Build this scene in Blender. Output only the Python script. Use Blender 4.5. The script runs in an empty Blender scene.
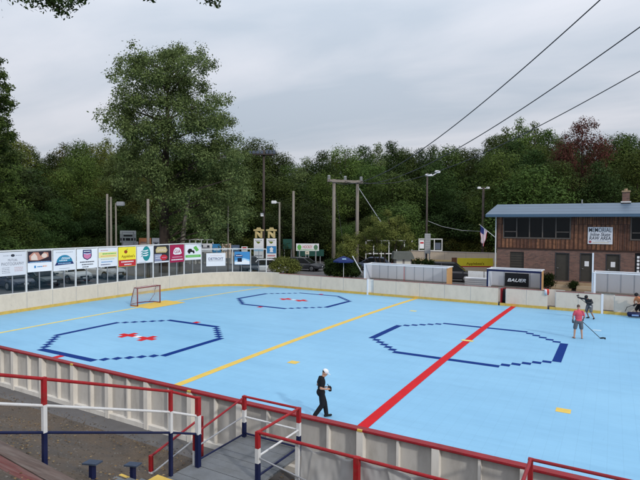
import bpy, bmesh, math, random
import numpy as np
from mathutils import Vector, Matrix, noise as mnoise
random.seed(7); RNG = np.random.default_rng(7)
SC = bpy.context.scene; COL = SC.collection
R = math.radians; PI = math.pi

# ---------------------------------------------------------------- camera model (solved from the rink lines)
F, PITCH, ROLL, YAW = 508.038, 0.0309, -0.0055, 0.523
CAM = np.array([6.2459, -15.1058, 6.1])
YN, YF, CROWN = -3.93, 25.1, 0.163
def camrot(d):
    c, s = math.cos(ROLL), math.sin(ROLL); d = (c*d[0]+s*d[2], d[1], -s*d[0]+c*d[2])
    c, s = math.cos(PITCH), math.sin(PITCH); d = (d[0], c*d[1]+s*d[2], -s*d[1]+c*d[2])
    c, s = math.cos(YAW), math.sin(YAW); d = (c*d[0]-s*d[1], s*d[0]+c*d[1], d[2])
    return np.array(d)
FWD = np.array([-math.sin(YAW), math.cos(YAW), 0.0])
def ray(x, y): return camrot(((x-320)/F, 1.0, -(y-240)/F))
def onz(x, y, z): d = ray(x, y); return CAM + (z-CAM[2])/d[2]*d
def onx(x, y, X): d = ray(x, y); return CAM + (X-CAM[0])/d[0]*d
def ony(x, y, Y): d = ray(x, y); return CAM + (Y-CAM[1])/d[1]*d
def ond(x, y, D): d = ray(x, y); return CAM + D/(d@FWD)*d
M3 = np.array([camrot((1, 0, 0)), camrot((0, 0, 1)), -camrot((0, 1, 0))]).T
def pj(w):
    v = M3.T @ (np.array(w)-CAM); return 320+F*v[0]/-v[2], 240-F*v[1]/-v[2], -v[2]
def sz(x, y):
    u = min(1, max(0, (y-YN)/(YF-YN))); return CROWN*4*u*(1-u)
def fl(x, y):
    z = 0
    for i in range(8):
        w = onz(x, y, z); z = sz(w[0], w[1])
    return w

cd = bpy.data.cameras.new('camera'); cam = bpy.data.objects.new('camera', cd); COL.objects.link(cam)
cam.matrix_world = Matrix([[*M3[i], CAM[i]] for i in range(3)]+[[0, 0, 0, 1]])
cd.sensor_width = 36; cd.lens = F/640*36; cd.clip_start = .1; cd.clip_end = 2000
SC.camera = cam

# ---------------------------------------------------------------- materials
MATS = {}
def nd(nt, t, **kw):
    n = nt.nodes.new(t)
    for k, v in kw.items():
        if k in n.inputs: n.inputs[k].default_value = v
        else: setattr(n, k, v)
    return n
def base(name):
    m = bpy.data.materials.new(name); m.use_nodes = True; nt = m.node_tree
    b = nt.nodes['Principled BSDF']; MATS[name] = m
    return m, nt, b
def rgb(c): return (c[0], c[1], c[2], 1)
def mat(name, col, rough=.6, var=.18, scale=4, dirt=None, dirtamt=.35, dscale=1.2, stretch=(1, 1, 1), metal=0, spec=.2, bump=0, bscale=40, marks=0):
    m, nt, b = base(name)
    tc = nd(nt, 'ShaderNodeTexCoord'); mp = nd(nt, 'ShaderNodeMapping'); mp.inputs['Scale'].default_value = stretch
    nt.links.new(tc.outputs['Object'], mp.inputs[0])
    n = nd(nt, 'ShaderNodeTexNoise', Scale=scale, Detail=6, Roughness=.65); nt.links.new(mp.outputs[0], n.inputs['Vector'])
    r = nd(nt, 'ShaderNodeMapRange'); r.inputs[1].default_value = .25; r.inputs[2].default_value = .75
    r.inputs[3].default_value = 1-var; r.inputs[4].default_value = 1+var
    nt.links.new(n.outputs[0], r.inputs[0])
    mul = nd(nt, 'ShaderNodeVectorMath', operation='SCALE'); mul.inputs[0].default_value = col[:3]
    nt.links.new(r.outputs[0], mul.inputs['Scale']); out = mul.outputs[0]
    if dirt:
        n2 = nd(nt, 'ShaderNodeTexNoise', Scale=dscale, Detail=8, Roughness=.7); nt.links.new(mp.outputs[0], n2.inputs['Vector'])
        r2 = nd(nt, 'ShaderNodeMapRange'); r2.inputs[1].default_value = .45; r2.inputs[2].default_value = .8; r2.inputs[4].default_value = dirtamt
        nt.links.new(n2.outputs[0], r2.inputs[0])
        mx = nd(nt, 'ShaderNodeMix', data_type='RGBA'); mx.inputs[7].default_value = rgb(dirt)
        nt.links.new(r2.outputs[0], mx.inputs[0]); nt.links.new(out, mx.inputs[6]); out = mx.outputs[2]
    if marks:  # puck marks and scrapes
        n4 = nd(nt, 'ShaderNodeTexNoise', Scale=9, Detail=3, Roughness=.6); m4 = nd(nt, 'ShaderNodeMapping'); m4.inputs['Scale'].default_value = (1, 1, 1.8); nt.links.new(tc.outputs['Object'], m4.inputs[0]); nt.links.new(m4.outputs[0], n4.inputs['Vector'])
        r4 = nd(nt, 'ShaderNodeMapRange'); r4.inputs[1].default_value = .67; r4.inputs[2].default_value = .74; r4.inputs[4].default_value = marks; nt.links.new(n4.outputs[0], r4.inputs[0])
        mk = nd(nt, 'ShaderNodeMix', data_type='RGBA'); mk.inputs[7].default_value = (.07, .065, .06, 1); nt.links.new(r4.outputs[0], mk.inputs[0]); nt.links.new(out, mk.inputs[6]); out = mk.outputs[2]
    nt.links.new(out, b.inputs['Base Color'])
    b.inputs['Roughness'].default_value = rough; b.inputs['Metallic'].default_value = metal; b.inputs['Specular IOR Level'].default_value = spec
    if bump:
        n3 = nd(nt, 'ShaderNodeTexNoise', Scale=bscale, Detail=4); nt.links.new(tc.outputs['Object'], n3.inputs['Vector'])
        bp = nd(nt, 'ShaderNodeBump', Strength=bump, Distance=.02); nt.links.new(n3.outputs[0], bp.inputs['Height']); nt.links.new(bp.outputs[0], b.inputs['Normal'])
    return m
def leafmat(name, c1, c2, c3=None, vary=True):
    m, nt, b = base(name)
    g = nd(nt, 'ShaderNodeNewGeometry'); oi = nd(nt, 'ShaderNodeObjectInfo'); tc = nd(nt, 'ShaderNodeTexCoord')
    n = nd(nt, 'ShaderNodeTexNoise', Scale=.6, Detail=4); nt.links.new(tc.outputs['Object'], n.inputs['Vector'])
    cr = nd(nt, 'ShaderNodeValToRGB'); e = cr.color_ramp.elements
    e[0].position = .2; e[0].color = rgb(c1); e[1].position = .85; e[1].color = rgb(c2)
    if c3: x = e.new(.97); x.color = rgb(c3)
    a = nd(nt, 'ShaderNodeMath', operation='MULTIPLY_ADD'); a.inputs[1].default_value = .36
    nt.links.new(g.outputs['Random Per Island'], a.inputs[0])
    a2 = nd(nt, 'ShaderNodeMath', operation='MULTIPLY'); a2.inputs[1].default_value = .8; nt.links.new(n.outputs[0], a2.inputs[0]); nt.links.new(a2.outputs[0], a.inputs[2])
    nt.links.new(a.outputs[0], cr.inputs[0])
    hs = nd(nt, 'ShaderNodeHueSaturation'); nt.links.new(cr.outputs[0], hs.inputs['Color'])
    mr = nd(nt, 'ShaderNodeMapRange'); mr.inputs[3].default_value = .65 if vary else 1; mr.inputs[4].default_value = 1.5 if vary else 1; nt.links.new(oi.outputs['Random'], mr.inputs[0]); nt.links.new(mr.outputs[0], hs.inputs['Value'])
    mh = nd(nt, 'ShaderNodeMapRange'); mh.inputs[3].default_value = .475 if vary else .5; mh.inputs[4].default_value = .515 if vary else .5; nt.links.new(oi.outputs['Random'], mh.inputs[0]); nt.links.new(mh.outputs[0], hs.inputs['Hue'])
    nt.links.new(hs.outputs[0], b.inputs['Base Color']); b.inputs['Roughness'].default_value = .7; b.inputs['Specular IOR Level'].default_value = .08
    tr = nd(nt, 'ShaderNodeBsdfTranslucent'); nt.links.new(hs.outputs[0], tr.inputs[0])
    mx = nd(nt, 'ShaderNodeMixShader'); mx.inputs[0].default_value = .25
    o = nt.nodes['Material Output']; nt.links.new(b.outputs[0], mx.inputs[1]); nt.links.new(tr.outputs[0], mx.inputs[2]); nt.links.new(mx.outputs[0], o.inputs[0])
    return m

WHITE = mat('white_paint', (.64, .65, .655), .5, .06, 3, (.33, .28, .22), .4, 6)
WHITE2 = mat('clean_white', (.74, .75, .78), .45, .04)
OFFW = mat('board_white', (.76, .73, .675), .55, .07, 1.5, (.3, .26, .2), .45, 2.2, (1, 1, .35))
GREYB = mat('board_back_grey', (.56, .54, .505), .6, .08, 1.5, (.2, .17, .14), .5, 2.5, (1, 1, .4))
BEIGE = mat('board_beige', (.65, .56, .445), .5, .05, 1.2, (.38, .31, .24), .4, 2.6, (1, 1, .5), marks=.6)
YKICK = mat('kick_yellow', (.62, .41, .09), .5, .15, 3, (.25, .2, .12), .45, 2)
RED = mat('rail_red', (.33, .014, .02), .5, .2, 6, (.17, .07, .05), .6, 9)
REDCAP = mat('cap_red', (.27, .017, .025), .45, .2, 3, (.15, .06, .05), .6, 7)
NAVY = mat('navy_paint', (.008, .013, .055), .5, .15, 5, (.05, .05, .08), .4)
BLACK = mat('black', (.012, .012, .014), .6)
DARK = mat('dark_grey', (.05, .05, .055), .6)
GREYM = mat('galvanised', (.33, .34, .36), .45, .12, 5, metal=.3)
STEELB = mat('brown_pole', (.07, .055, .05), .7, .2)
WOODP = mat('pole_wood', (.22, .195, .17), .8, .2, 6, stretch=(1, 1, .15))
DECK = mat('deck_grey', (.16, .17, .18), .8, .16, 3, (.1, .1, .09), .6, 2.5, bump=.3)
PLY = mat('plywood', (.50, .29, .13), .7, .15, 4)
def translucent(m, f):
    nt = m.node_tree; b = nt.nodes['Principled BSDF']; src = b.inputs['Base Color'].links[0].from_socket
    tr = nd(nt, 'ShaderNodeBsdfTranslucent'); nt.links.new(src, tr.inputs[0]); mx = nd(nt, 'ShaderNodeMixShader'); mx.inputs[0].default_value = f
    nt.links.new(b.outputs[0], mx.inputs[1]); nt.links.new(tr.outputs[0], mx.inputs[2]); nt.links.new(mx.outputs[0], nt.nodes['Material Output'].inputs[0]); return m
SHIELD = translucent(mat('grey_shield', (.82, .84, .88), .35, .06, 1.5, (.6, .62, .66), .5, 1.5), .6)
SEAM = mat('seam_grey', (.22, .24, .28), .5)
ASPH = mat('asphalt', (.13, .125, .125), .9, .18, 1.5, (.18, .17, .155), .6, .25, bump=.4, bscale=60)
GRASS = mat('grass_ground', (.045, .06, .02), .95, .35, 1.5, (.09, .075, .045), .6, .4, bump=.5)
REDTILE = mat('tile_red', (.56, .016, .022), .6, .1, 4, spec=.08)
NAVYTILE = mat('tile_navy', (.004, .032, .19), .6, .12, 4, spec=.05)
YELTILE = mat('tile_yellow', (.72, .50, .10), .5, .1, 4)
PALEY = mat('tile_pale_yellow', (.70, .60, .20), .5, .1, 4)
WHTILE = mat('tile_white', (.75, .78, .8), .5, .06)
TYRE = mat('tyre', (.015, .015, .016), .8)
RIM = mat('wheel_rim', (.3, .3, .31), .35, metal=.7)
CHROME = mat('headlamp', (.6, .62, .65), .15, .05, metal=.5)
DKGLASS = mat('dark_glass', (.008, .009, .010), .12, .1, spec=.18)
BRICKTAN = mat('step_tan', (.34, .25, .16), .85, .2)
DOORM = mat('door_brown', (.055, .05, .042), .55, .12)
TRIMM = mat('window_trim', (.10, .085, .075), .6)
BARK = mat('bark', (.055, .042, .034), .9, .3, 3, stretch=(1, 1, .25), bump=.5, bscale=8)
PALEBARK = mat('pale_bark', (.22, .2, .17), .9, .3, 3, stretch=(1, 1, .3))
SKIN = mat('skin', (.46, .25, .17), .55, .06, spec=.3)
SKINTAN = mat('skin_tan', (.36, .18, .115), .55, .06, spec=.3)
CLBLACK = mat('cloth_black', (.011, .011, .014), .85, .3, 8)
CLRED = mat('cloth_coral', (.56, .085, .12), .8, .14, 8)
CLGREY = mat('cloth_grey', (.12, .125, .14), .85, .2, 8)
CLORANGE = mat('cloth_orange', (.6, .22, .1), .85, .14, 8)
HAIRB = mat('hair_brown', (.03, .02, .014), .6, .3, 20)
HAIRG = mat('hair_grey', (.095, .06, .042), .6, .3, 20)
TARP = mat('tarp_grey', (.46, .46, .455), .5, .12, 2, (.22, .22, .21), .4, 2)
LY = mat('step_yellow', (.62, .42, .09), .6, .15)
UMB = mat('umbrella_blue', (.012, .025, .11), .7)
PLANKB = mat('plank_brown', (.12, .088, .076), .85, .4, 9, (.24, .21, .19), .75, 6, (.12, 2, 1), bump=.3)
PLANKR = mat('plank_red', (.15, .052, .047), .85, .4, 9, (.22, .17, .155), .9, 6, (.12, 2, 1), bump=.3)

def m_rink():
    m, nt, b = base('rink_tile_blue')
    tc = nd(nt, 'ShaderNodeTexCoord')
    n1 = nd(nt, 'ShaderNodeTexNoise', Scale=.16, Detail=7, Roughness=.6); nt.links.new(tc.outputs['Object'], n1.inputs['Vector'])
    mp = nd(nt, 'ShaderNodeMapping'); mp.inputs['Scale'].default_value = (.35, 2.2, 1); mp.inputs['Rotation'].default_value = (0, 0, .5); nt.links.new(tc.outputs['Object'], mp.inputs[0])
    n2 = nd(nt, 'ShaderNodeTexNoise', Scale=.5, Detail=8, Roughness=.7); nt.links.new(mp.outputs[0], n2.inputs['Vector'])
    cr = nd(nt, 'ShaderNodeValToRGB'); e = cr.color_ramp.elements
    e[0].position = .3; e[0].color = (.215, .465, .675, 1); e[1].position = .72; e[1].color = (.262, .53, .735, 1); nt.links.new(n1.outputs[0], cr.inputs[0])
    r = nd(nt, 'ShaderNodeMapRange'); r.inputs[1].default_value = .46; r.inputs[2].default_value = .8; r.inputs[4].default_value = .55; nt.links.new(n2.outputs[0], r.inputs[0])
    mx = nd(nt, 'ShaderNodeMix', data_type='RGBA'); mx.inputs[7].default_value = (.155, .355, .54, 1); nt.links.new(r.outputs[0], mx.inputs[0]); nt.links.new(cr.outputs[0], mx.inputs[6])
    mp3 = nd(nt, 'ShaderNodeMapping'); mp3.inputs['Scale'].default_value = (3.2, .5, 1); mp3.inputs['Rotation'].default_value = (0, 0, .9); nt.links.new(tc.outputs['Object'], mp3.inputs[0])
    n3 = nd(nt, 'ShaderNodeTexNoise', Scale=1.1, Detail=7, Roughness=.75, Distortion=1.2); nt.links.new(mp3.outputs[0], n3.inputs['Vector'])
    r3 = nd(nt, 'ShaderNodeMapRange'); r3.inputs[1].default_value = .62; r3.inputs[2].default_value = .76; r3.inputs[4].default_value = .42; nt.links.new(n3.outputs[0], r3.inputs[0])
    mx3 = nd(nt, 'ShaderNodeMix', data_type='RGBA'); mx3.inputs[7].default_value = (.15, .34, .52, 1); nt.links.new(r3.outputs[0], mx3.inputs[0]); nt.links.new(mx.outputs[2], mx3.inputs[6]); mx = mx3
    bk = nd(nt, 'ShaderNodeTexBrick', offset=0, Scale=1); bk.inputs['Color1'].default_value = (1, 1, 1, 1); bk.inputs['Color2'].default_value = (.965, .97, .975, 1); bk.inputs['Mortar'].default_value = (.86, .88, .90, 1)
    bk.inputs['Mortar Size'].default_value = .006; bk.inputs['Brick Width'].default_value = .3666; bk.inputs['Row Height'].default_value = .3666
    nt.links.new(tc.outputs['Object'], bk.inputs['Vector'])
    mm = nd(nt, 'ShaderNodeMix', data_type='RGBA', blend_type='MULTIPLY'); mm.inputs[0].default_value = 1
    nt.links.new(mx.outputs[2], mm.inputs[6]); nt.links.new(bk.outputs[0], mm.inputs[7]); nt.links.new(mm.outputs[2], b.inputs['Base Color'])
    b.inputs['Roughness'].default_value = .5; b.inputs['Specular IOR Level'].default_value = .4
    return m
RINKM = m_rink()
def m_brick():
    m, nt, b = base('facade_brick')
    tc = nd(nt, 'ShaderNodeTexCoord'); mp = nd(nt, 'ShaderNodeMapping'); mp.inputs['Rotation'].default_value = (PI/2, 0, 0); nt.links.new(tc.outputs['Object'], mp.inputs[0])
    bk = nd(nt, 'ShaderNodeTexBrick', Scale=1); bk.inputs['Color1'].default_value = (.20, .10, .075, 1); bk.inputs['Color2'].default_value = (.105, .06, .05, 1); bk.inputs['Mortar'].default_value = (.14, .11, .095, 1)
    bk.inputs['Mortar Size'].default_value = .012; bk.inputs['Brick Width'].default_value = .28; bk.inputs['Row Height'].default_value = .1; bk.inputs['Bias'].default_value = -.1
    nt.links.new(mp.outputs[0], bk.inputs['Vector'])
    n = nd(nt, 'ShaderNodeTexNoise', Scale=3, Detail=6, Roughness=.7); nt.links.new(tc.outputs['Object'], n.inputs['Vector'])
    r = nd(nt, 'ShaderNodeMapRange'); r.inputs[3].default_value = .55; r.inputs[4].default_value = 1.5; nt.links.new(n.outputs[0], r.inputs[0])
    s = nd(nt, 'ShaderNodeVectorMath', operation='SCALE'); nt.links.new(bk.outputs[0], s.inputs[0]); nt.links.new(r.outputs[0], s.inputs['Scale'])
    nt.links.new(s.outputs[0], b.inputs['Base Color']); b.inputs['Roughness'].default_value = .85
    return m
BRICK = m_brick()
def m_siding():
    m, nt, b = base('cedar_siding')
    tc = nd(nt, 'ShaderNodeTexCoord'); mp = nd(nt, 'ShaderNodeMapping'); mp.inputs['Rotation'].default_value = (PI/2, 0, 0); nt.links.new(tc.outputs['Object'], mp.inputs[0])
    bk = nd(nt, 'ShaderNodeTexBrick', Scale=1, offset=.37); bk.inputs['Color1'].default_value = (.20, .085, .04, 1); bk.inputs['Color2'].default_value = (.085, .034, .02, 1); bk.inputs['Mortar'].default_value = (.018, .01, .008, 1)
    bk.inputs['Mortar Size'].default_value = .018; bk.inputs['Brick Width'].default_value = .31; bk.inputs['Row Height'].default_value = 2.6
    nt.links.new(mp.outputs[0], bk.inputs['Vector'])
    m2 = nd(nt, 'ShaderNodeMapping'); m2.inputs['Scale'].default_value = (1.2, 1, 1.6); nt.links.new(tc.outputs['Object'], m2.inputs[0])
    n = nd(nt, 'ShaderNodeTexNoise', Scale=2.2, Detail=7, Roughness=.75); nt.links.new(m2.outputs[0], n.inputs['Vector'])
    r = nd(nt, 'ShaderNodeMapRange'); r.inputs[1].default_value = .3; r.inputs[2].default_value = .7; r.inputs[3].default_value = .35; r.inputs[4].default_value = 1.9; nt.links.new(n.outputs[0], r.inputs[0])
    s = nd(nt, 'ShaderNodeVectorMath', operation='SCALE'); nt.links.new(bk.outputs[0], s.inputs[0]); nt.links.new(r.outputs[0], s.inputs['Scale'])
    nt.links.new(s.outputs[0], b.inputs['Base Color']); b.inputs['Roughness'].default_value = .75
    return m
SIDING = m_siding()
def m_roof():
    m, nt, b = base('roof_blue_metal')
    tc = nd(nt, 'ShaderNodeTexCoord'); sp = nd(nt, 'ShaderNodeSeparateXYZ'); nt.links.new(tc.outputs['Object'], sp.inputs[0])
    w = nd(nt, 'ShaderNodeTexWave', Scale=.24, Distortion=.15, wave_profile='SAW', bands_direction='Y'); nt.links.new(tc.outputs['Object'], w.inputs['Vector'])
    cr = nd(nt, 'ShaderNodeValToRGB'); e = cr.color_ramp.elements; e[0].color = (.028, .052, .085, 1); e[0].position = .05; e[1].color = (.066, .113, .168, 1); e[1].position = .14
    x = e.new(.97); x.color = (.085, .14, .205, 1)
    nt.links.new(w.outputs[0], cr.inputs[0])
    n = nd(nt, 'ShaderNodeTexNoise', Scale=.8, Detail=6); nt.links.new(tc.outputs['Object'], n.inputs['Vector'])
    r = nd(nt, 'ShaderNodeMapRange'); r.inputs[3].default_value = .8; r.inputs[4].default_value = 1.2; nt.links.new(n.outputs[0], r.inputs[0])
    s = nd(nt, 'ShaderNodeVectorMath', operation='SCALE'); nt.links.new(cr.outputs[0], s.inputs[0]); nt.links.new(r.outputs[0], s.inputs['Scale'])
    nt.links.new(s.outputs[0], b.inputs['Base Color']); b.inputs['Roughness'].default_value = .45; b.inputs['Metallic'].default_value = .1
    return m
ROOFM = m_roof()
def m_glass():
    m, nt, b = base('clear_glass'); nt.nodes.remove(b)
    t = nd(nt, 'ShaderNodeBsdfTransparent'); t.inputs[0].default_value = (.86, .89, .89, 1)
    g = nd(nt, 'ShaderNodeBsdfGlossy', Roughness=.03); f = nd(nt, 'ShaderNodeFresnel', IOR=1.33)
    mx = nd(nt, 'ShaderNodeMixShader'); nt.links.new(f.outputs[0], mx.inputs[0]); nt.links.new(t.outputs[0], mx.inputs[1]); nt.links.new(g.outputs[0], mx.inputs[2])
    nt.links.new(mx.outputs[0], nt.nodes['Material Output'].inputs[0]); return m
GLASS = m_glass()
def m_bank():
    m, nt, b = base('dirt_bank')
    tc = nd(nt, 'ShaderNodeTexCoord')
    n = nd(nt, 'ShaderNodeTexNoise', Scale=.55, Detail=9, Roughness=.7); nt.links.new(tc.outputs['Object'], n.inputs['Vector'])
    cr = nd(nt, 'ShaderNodeValToRGB'); e = cr.color_ramp.elements; e[0].position = .36; e[0].color = (.080, .068, .058, 1); e[1].position = .66; e[1].color = (.125, .088, .056, 1)
    nt.links.new(n.outputs[0], cr.inputs[0])
    v = nd(nt, 'ShaderNodeTexNoise', Scale=22, Detail=8, Roughness=.85); nt.links.new(tc.outputs['Object'], v.inputs['Vector'])
    r = nd(nt, 'ShaderNodeMapRange'); r.inputs[1].default_value = .3; r.inputs[2].default_value = .7; r.inputs[3].default_value = .4; r.inputs[4].default_value = 1.6; nt.links.new(v.outputs[0], r.inputs[0])
    s = nd(nt, 'ShaderNodeVectorMath', operation='SCALE'); nt.links.new(cr.outputs[0], s.inputs[0]); nt.links.new(r.outputs[0], s.inputs['Scale'])
    nt.links.new(s.outputs[0], b.inputs['Base Color']); b.inputs['Roughness'].default_value = .95
    bp = nd(nt, 'ShaderNodeBump', Strength=.6, Distance=.03); nt.links.new(v.outputs[0], bp.inputs['Height']); nt.links.new(bp.outputs[0], b.inputs['Normal'])
    return m
BANK = m_bank()
_cc = {}
def plain(col, rough=.5, var=.05):
    k = tuple(round(c, 3) for c in col)+(rough, var)
    if k not in _cc: _cc[k] = mat('ink_%d' % len(_cc), col, rough, var)
    return _cc[k]

# ---------------------------------------------------------------- mesh building helpers
class MB:
    def __init__(s): s.v = []; s.f = []; s.m = []; s.mats = []; s.cur = 0
    def use(s, m):
        if m not in s.mats: s.mats.append(m)
        s.cur = s.mats.index(m); return s
    def add(s, vs, fs):
        o = len(s.v); s.v += [tuple(map(float, v)) for v in vs]
        for f in fs: s.f.append([o+i for i in f]); s.m.append(s.cur)
        return s
    def box(s, a, b):
        x0, y0, z0 = a; x1, y1, z1 = b
        return s.add([(x0, y0, z0), (x1, y0, z0), (x1, y1, z0), (x0, y1, z0), (x0, y0, z1), (x1, y0, z1), (x1, y1, z1), (x0, y1, z1)],
                     [(0, 3, 2, 1), (4, 5, 6, 7), (0, 1, 5, 4), (1, 2, 6, 5), (2, 3, 7, 6), (3, 0, 4, 7)])
    def cbox(s, c, d): return s.box((c[0]-d[0]/2, c[1]-d[1]/2, c[2]-d[2]/2), (c[0]+d[0]/2, c[1]+d[1]/2, c[2]+d[2]/2))
    def hexa(s, lo, hi):  # two quads of 4 points (lower ccw, upper ccw)
        return s.add(list(lo)+list(hi), [(0, 3, 2, 1), (4, 5, 6, 7), (0, 1, 5, 4), (1, 2, 6, 5), (2, 3, 7, 6), (3, 0, 4, 7)])
    def tube(s, pts, r, n=8, caps=True):
        pts = [Vector(p) for p in pts]; rs = r if isinstance(r, (list, tuple)) else [r]*len(pts)
        vs = []; fs = []; up = None
        for i, p in enumerate(pts):
            d = (pts[min(i+1, len(pts)-1)]-pts[max(i-1, 0)]).normalized()
            if up is None: up = Vector((0, 0, 1)) if abs(d.z) < .9 else Vector((1, 0, 0))
            a = d.cross(up).normalized(); b = a.cross(d).normalized(); up = b
            for k in range(n):
                t = 2*PI*k/n; vs.append(p+a*math.cos(t)*rs[i]+b*math.sin(t)*rs[i])
        for i in range(len(pts)-1):
            for k in range(n): fs.append((i*n+k, i*n+(k+1) % n, (i+1)*n+(k+1) % n, (i+1)*n+k))
        if caps: fs.append(tuple(range(n-1, -1, -1))); fs.append(tuple((len(pts)-1)*n+k for k in range(n)))
        return s.add(vs, fs)
    def bar(s, p, q, w, h=None):  # square bar between points
        h = h or w; p = Vector(p); q = Vector(q); d = (q-p).normalized(); up = Vector((0, 0, 1)) if abs(d.z) < .95 else Vector((0, 1, 0))
        a = d.cross(up).normalized()*w/2; b = a.cross(d).normalized()*h/2
        return s.hexa([p-a-b, p+a-b, p+a+b, p-a+b], [q-a-b, q+a-b, q+a+b, q-a+b])
    def ell(s, c, r, nu=14, nv=9, rot=None):
        vs = [(0, 0, -1)]; fs = []
        for j in range(1, nv):
            t = -PI/2+PI*j/nv
            for i in range(nu): a = 2*PI*i/nu; vs.append((math.cos(t)*math.cos(a), math.cos(t)*math.sin(a), math.sin(t)))
        vs.append((0, 0, 1))
        for i in range(nu): fs.append((0, 1+(i+1) % nu, 1+i))
        for j in range(nv-2):
            for i in range(nu): fs.append((1+j*nu+i, 1+j*nu+(i+1) % nu, 1+(j+1)*nu+(i+1) % nu, 1+(j+1)*nu+i))
        l = len(vs)-1
        for i in range(nu): fs.append((l, 1+(nv-2)*nu+i, 1+(nv-2)*nu+(i+1) % nu))
        out = []
        for v in vs:
            w = Vector((v[0]*r[0], v[1]*r[1], v[2]*r[2]))
            if rot is not None: w = rot @ w
            out.append(Vector(c)+w)
        return s.add(out, fs)
    def prism(s, poly, y0, y1):  # xz outline extruded along y
        n = len(poly)
        return s.add([(x, y0, z) for x, z in poly]+[(x, y1, z) for x, z in poly],
                     [tuple(range(n)), tuple(range(2*n-1, n-1, -1))]+[(i, i+n, (i+1) % n+n, (i+1) % n) for i in range(n)])
    def mesh(s, name):
        me = bpy.data.meshes.new(name); me.from_pydata(s.v, [], s.f)
        for m in s.mats: me.materials.append(m)
        if len(s.mats) > 1: me.polygons.foreach_set('material_index', s.m)
        me.validate(); me.update(); return me
    def build(s, name, m=None, parent=None, smooth=False, bevel=0):
        if m is not None and not s.mats: s.mats = [m]
        me = s.mesh(name)
        bm = bmesh.new(); bm.from_mesh(me); bmesh.ops.recalc_face_normals(bm, faces=bm.faces)
        if bevel: bmesh.ops.bevel(bm, geom=[e for e in bm.edges if e.is_manifold and e.calc_face_angle(0) > .5], offset=bevel, segments=2, affect='EDGES', clamp_overlap=True)
        bm.to_mesh(me); bm.free()
        if smooth: me.polygons.foreach_set('use_smooth', [True]*len(me.polygons))
        return link(name, me, parent)
def link(name, me, parent=None):
    o = bpy.data.objects.new(name, me); COL.objects.link(o)
    if parent: o.parent = parent
    return o
def tag(o, label=None, cat=None, group=None, kind=None):
    if label: o['label'] = label
    if cat: o['category'] = cat
    if group: o['group'] = group
    if kind: o['kind'] = kind
    return o
def thing(name, label, cat, loc=(0, 0, 0), rz=0, group=None):
    o = bpy.data.objects.new(name, None); COL.objects.link(o); o.location = tuple(map(float, loc)); o.rotation_euler = (0, 0, rz)
    o.empty_display_size = .2
    return tag(o, label, cat, group)
def copy_tree(o, parent=None):
    c = o.copy(); COL.objects.link(c)
    if parent: c.parent = parent
    for ch in list(o.children): copy_tree(ch, c)
    return c
_dg = None
def text_part(s, parent, w, h, x, z, y, m, name='lettering', shear=0, bold=0, depth=.003):
    cu = bpy.data.curves.new('t', 'FONT'); cu.body = s; cu.size = 1; cu.extrude = .001; cu.shear = shear; cu.offset = bold; cu.align_x = 'CENTER'
    t = bpy.data.objects.new('t', cu); COL.objects.link(t)
    dg = bpy.context.evaluated_depsgraph_get(); me = bpy.data.meshes.new_from_object(t.evaluated_get(dg))
    bpy.data.objects.remove(t); bpy.data.curves.remove(cu)
    n = len(me.vertices); co = np.empty(n*3); me.vertices.foreach_get('co', co); co = co.reshape(-1, 3)
    lo, hi = co.min(0), co.max(0); u = (co-(lo+hi)/2)/np.maximum(hi-lo, 1e-6)
    out = np.stack([x+u[:, 0]*w, y+u[:, 2]*depth, z+u[:, 1]*h], 1)
    me.vertices.foreach_set('co', out.ravel()); me.materials.clear(); me.materials.append(m); me.update(); me.name = name
    return link(name, me, parent)

# ---------------------------------------------------------------- world, sun
w = bpy.data.worlds.new('World'); SC.world = w; w.use_nodes = True; nt = w.node_tree
bg = nt.nodes['Background']
SUN_EL = R(28); SUN_DIR = Vector((2.93, -1.28, 0)).normalized()*math.cos(SUN_EL)+Vector((0, 0, math.sin(SUN_EL)))
sky = nd(nt, 'ShaderNodeTexSky'); sky.sky_type = 'NISHITA'; sky.sun_disc = False; sky.sun_elevation = SUN_EL
sky.sun_rotation = math.atan2(SUN_DIR.x, SUN_DIR.y)
SKYS = .1
tc = nd(nt, 'ShaderNodeTexCoord'); sp = nd(nt, 'ShaderNodeSeparateXYZ'); nt.links.new(tc.outputs['Generated'], sp.inputs[0])
mxz = nd(nt, 'ShaderNodeMath', operation='MAXIMUM'); mxz.inputs[1].default_value = 0; nt.links.new(sp.outputs[2], mxz.inputs[0])
# cloud deck projected on a plane overhead
ad = nd(nt, 'ShaderNodeMath', operation='ADD'); ad.inputs[1].default_value = .12; nt.links.new(mxz.outputs[0], ad.inputs[0])
dv = nd(nt, 'ShaderNodeVectorMath', operation='DIVIDE'); nt.links.new(tc.outputs['Generated'], dv.inputs[0])
cb = nd(nt, 'ShaderNodeCombineXYZ'); [nt.links.new(ad.outputs[0], cb.inputs[i]) for i in range(3)]
nt.links.new(cb.outputs[0], dv.inputs[1])
mp = nd(nt, 'ShaderNodeMapping'); mp.inputs['Scale'].default_value = (.5, 1.25, 0); mp.inputs['Rotation'].default_value = (0, 0, -.5); mp.inputs['Location'].default_value = (1.7, .4, 0); nt.links.new(dv.outputs[0], mp.inputs[0])
nz = nd(nt, 'ShaderNodeTexNoise', Scale=1.0, Detail=7, Roughness=.5, Distortion=.35); nt.links.new(mp.outputs[0], nz.inputs['Vector'])
cr = nd(nt, 'ShaderNodeValToRGB'); e = cr.color_ramp.elements
e[0].position = .38; e[0].color = (.43, .485, .56, 1); e[1].position = .66; e[1].color = (.625, .64, .695, 1)
nt.links.new(nz.outputs[0], cr.inputs[0])
gr = nd(nt, 'ShaderNodeMapRange'); gr.inputs[1].default_value = .12; gr.inputs[2].default_value = 1; gr.inputs[3].default_value = .90; gr.inputs[4].default_value = 2.15; nt.links.new(mxz.outputs[0], gr.inputs[0])
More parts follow.
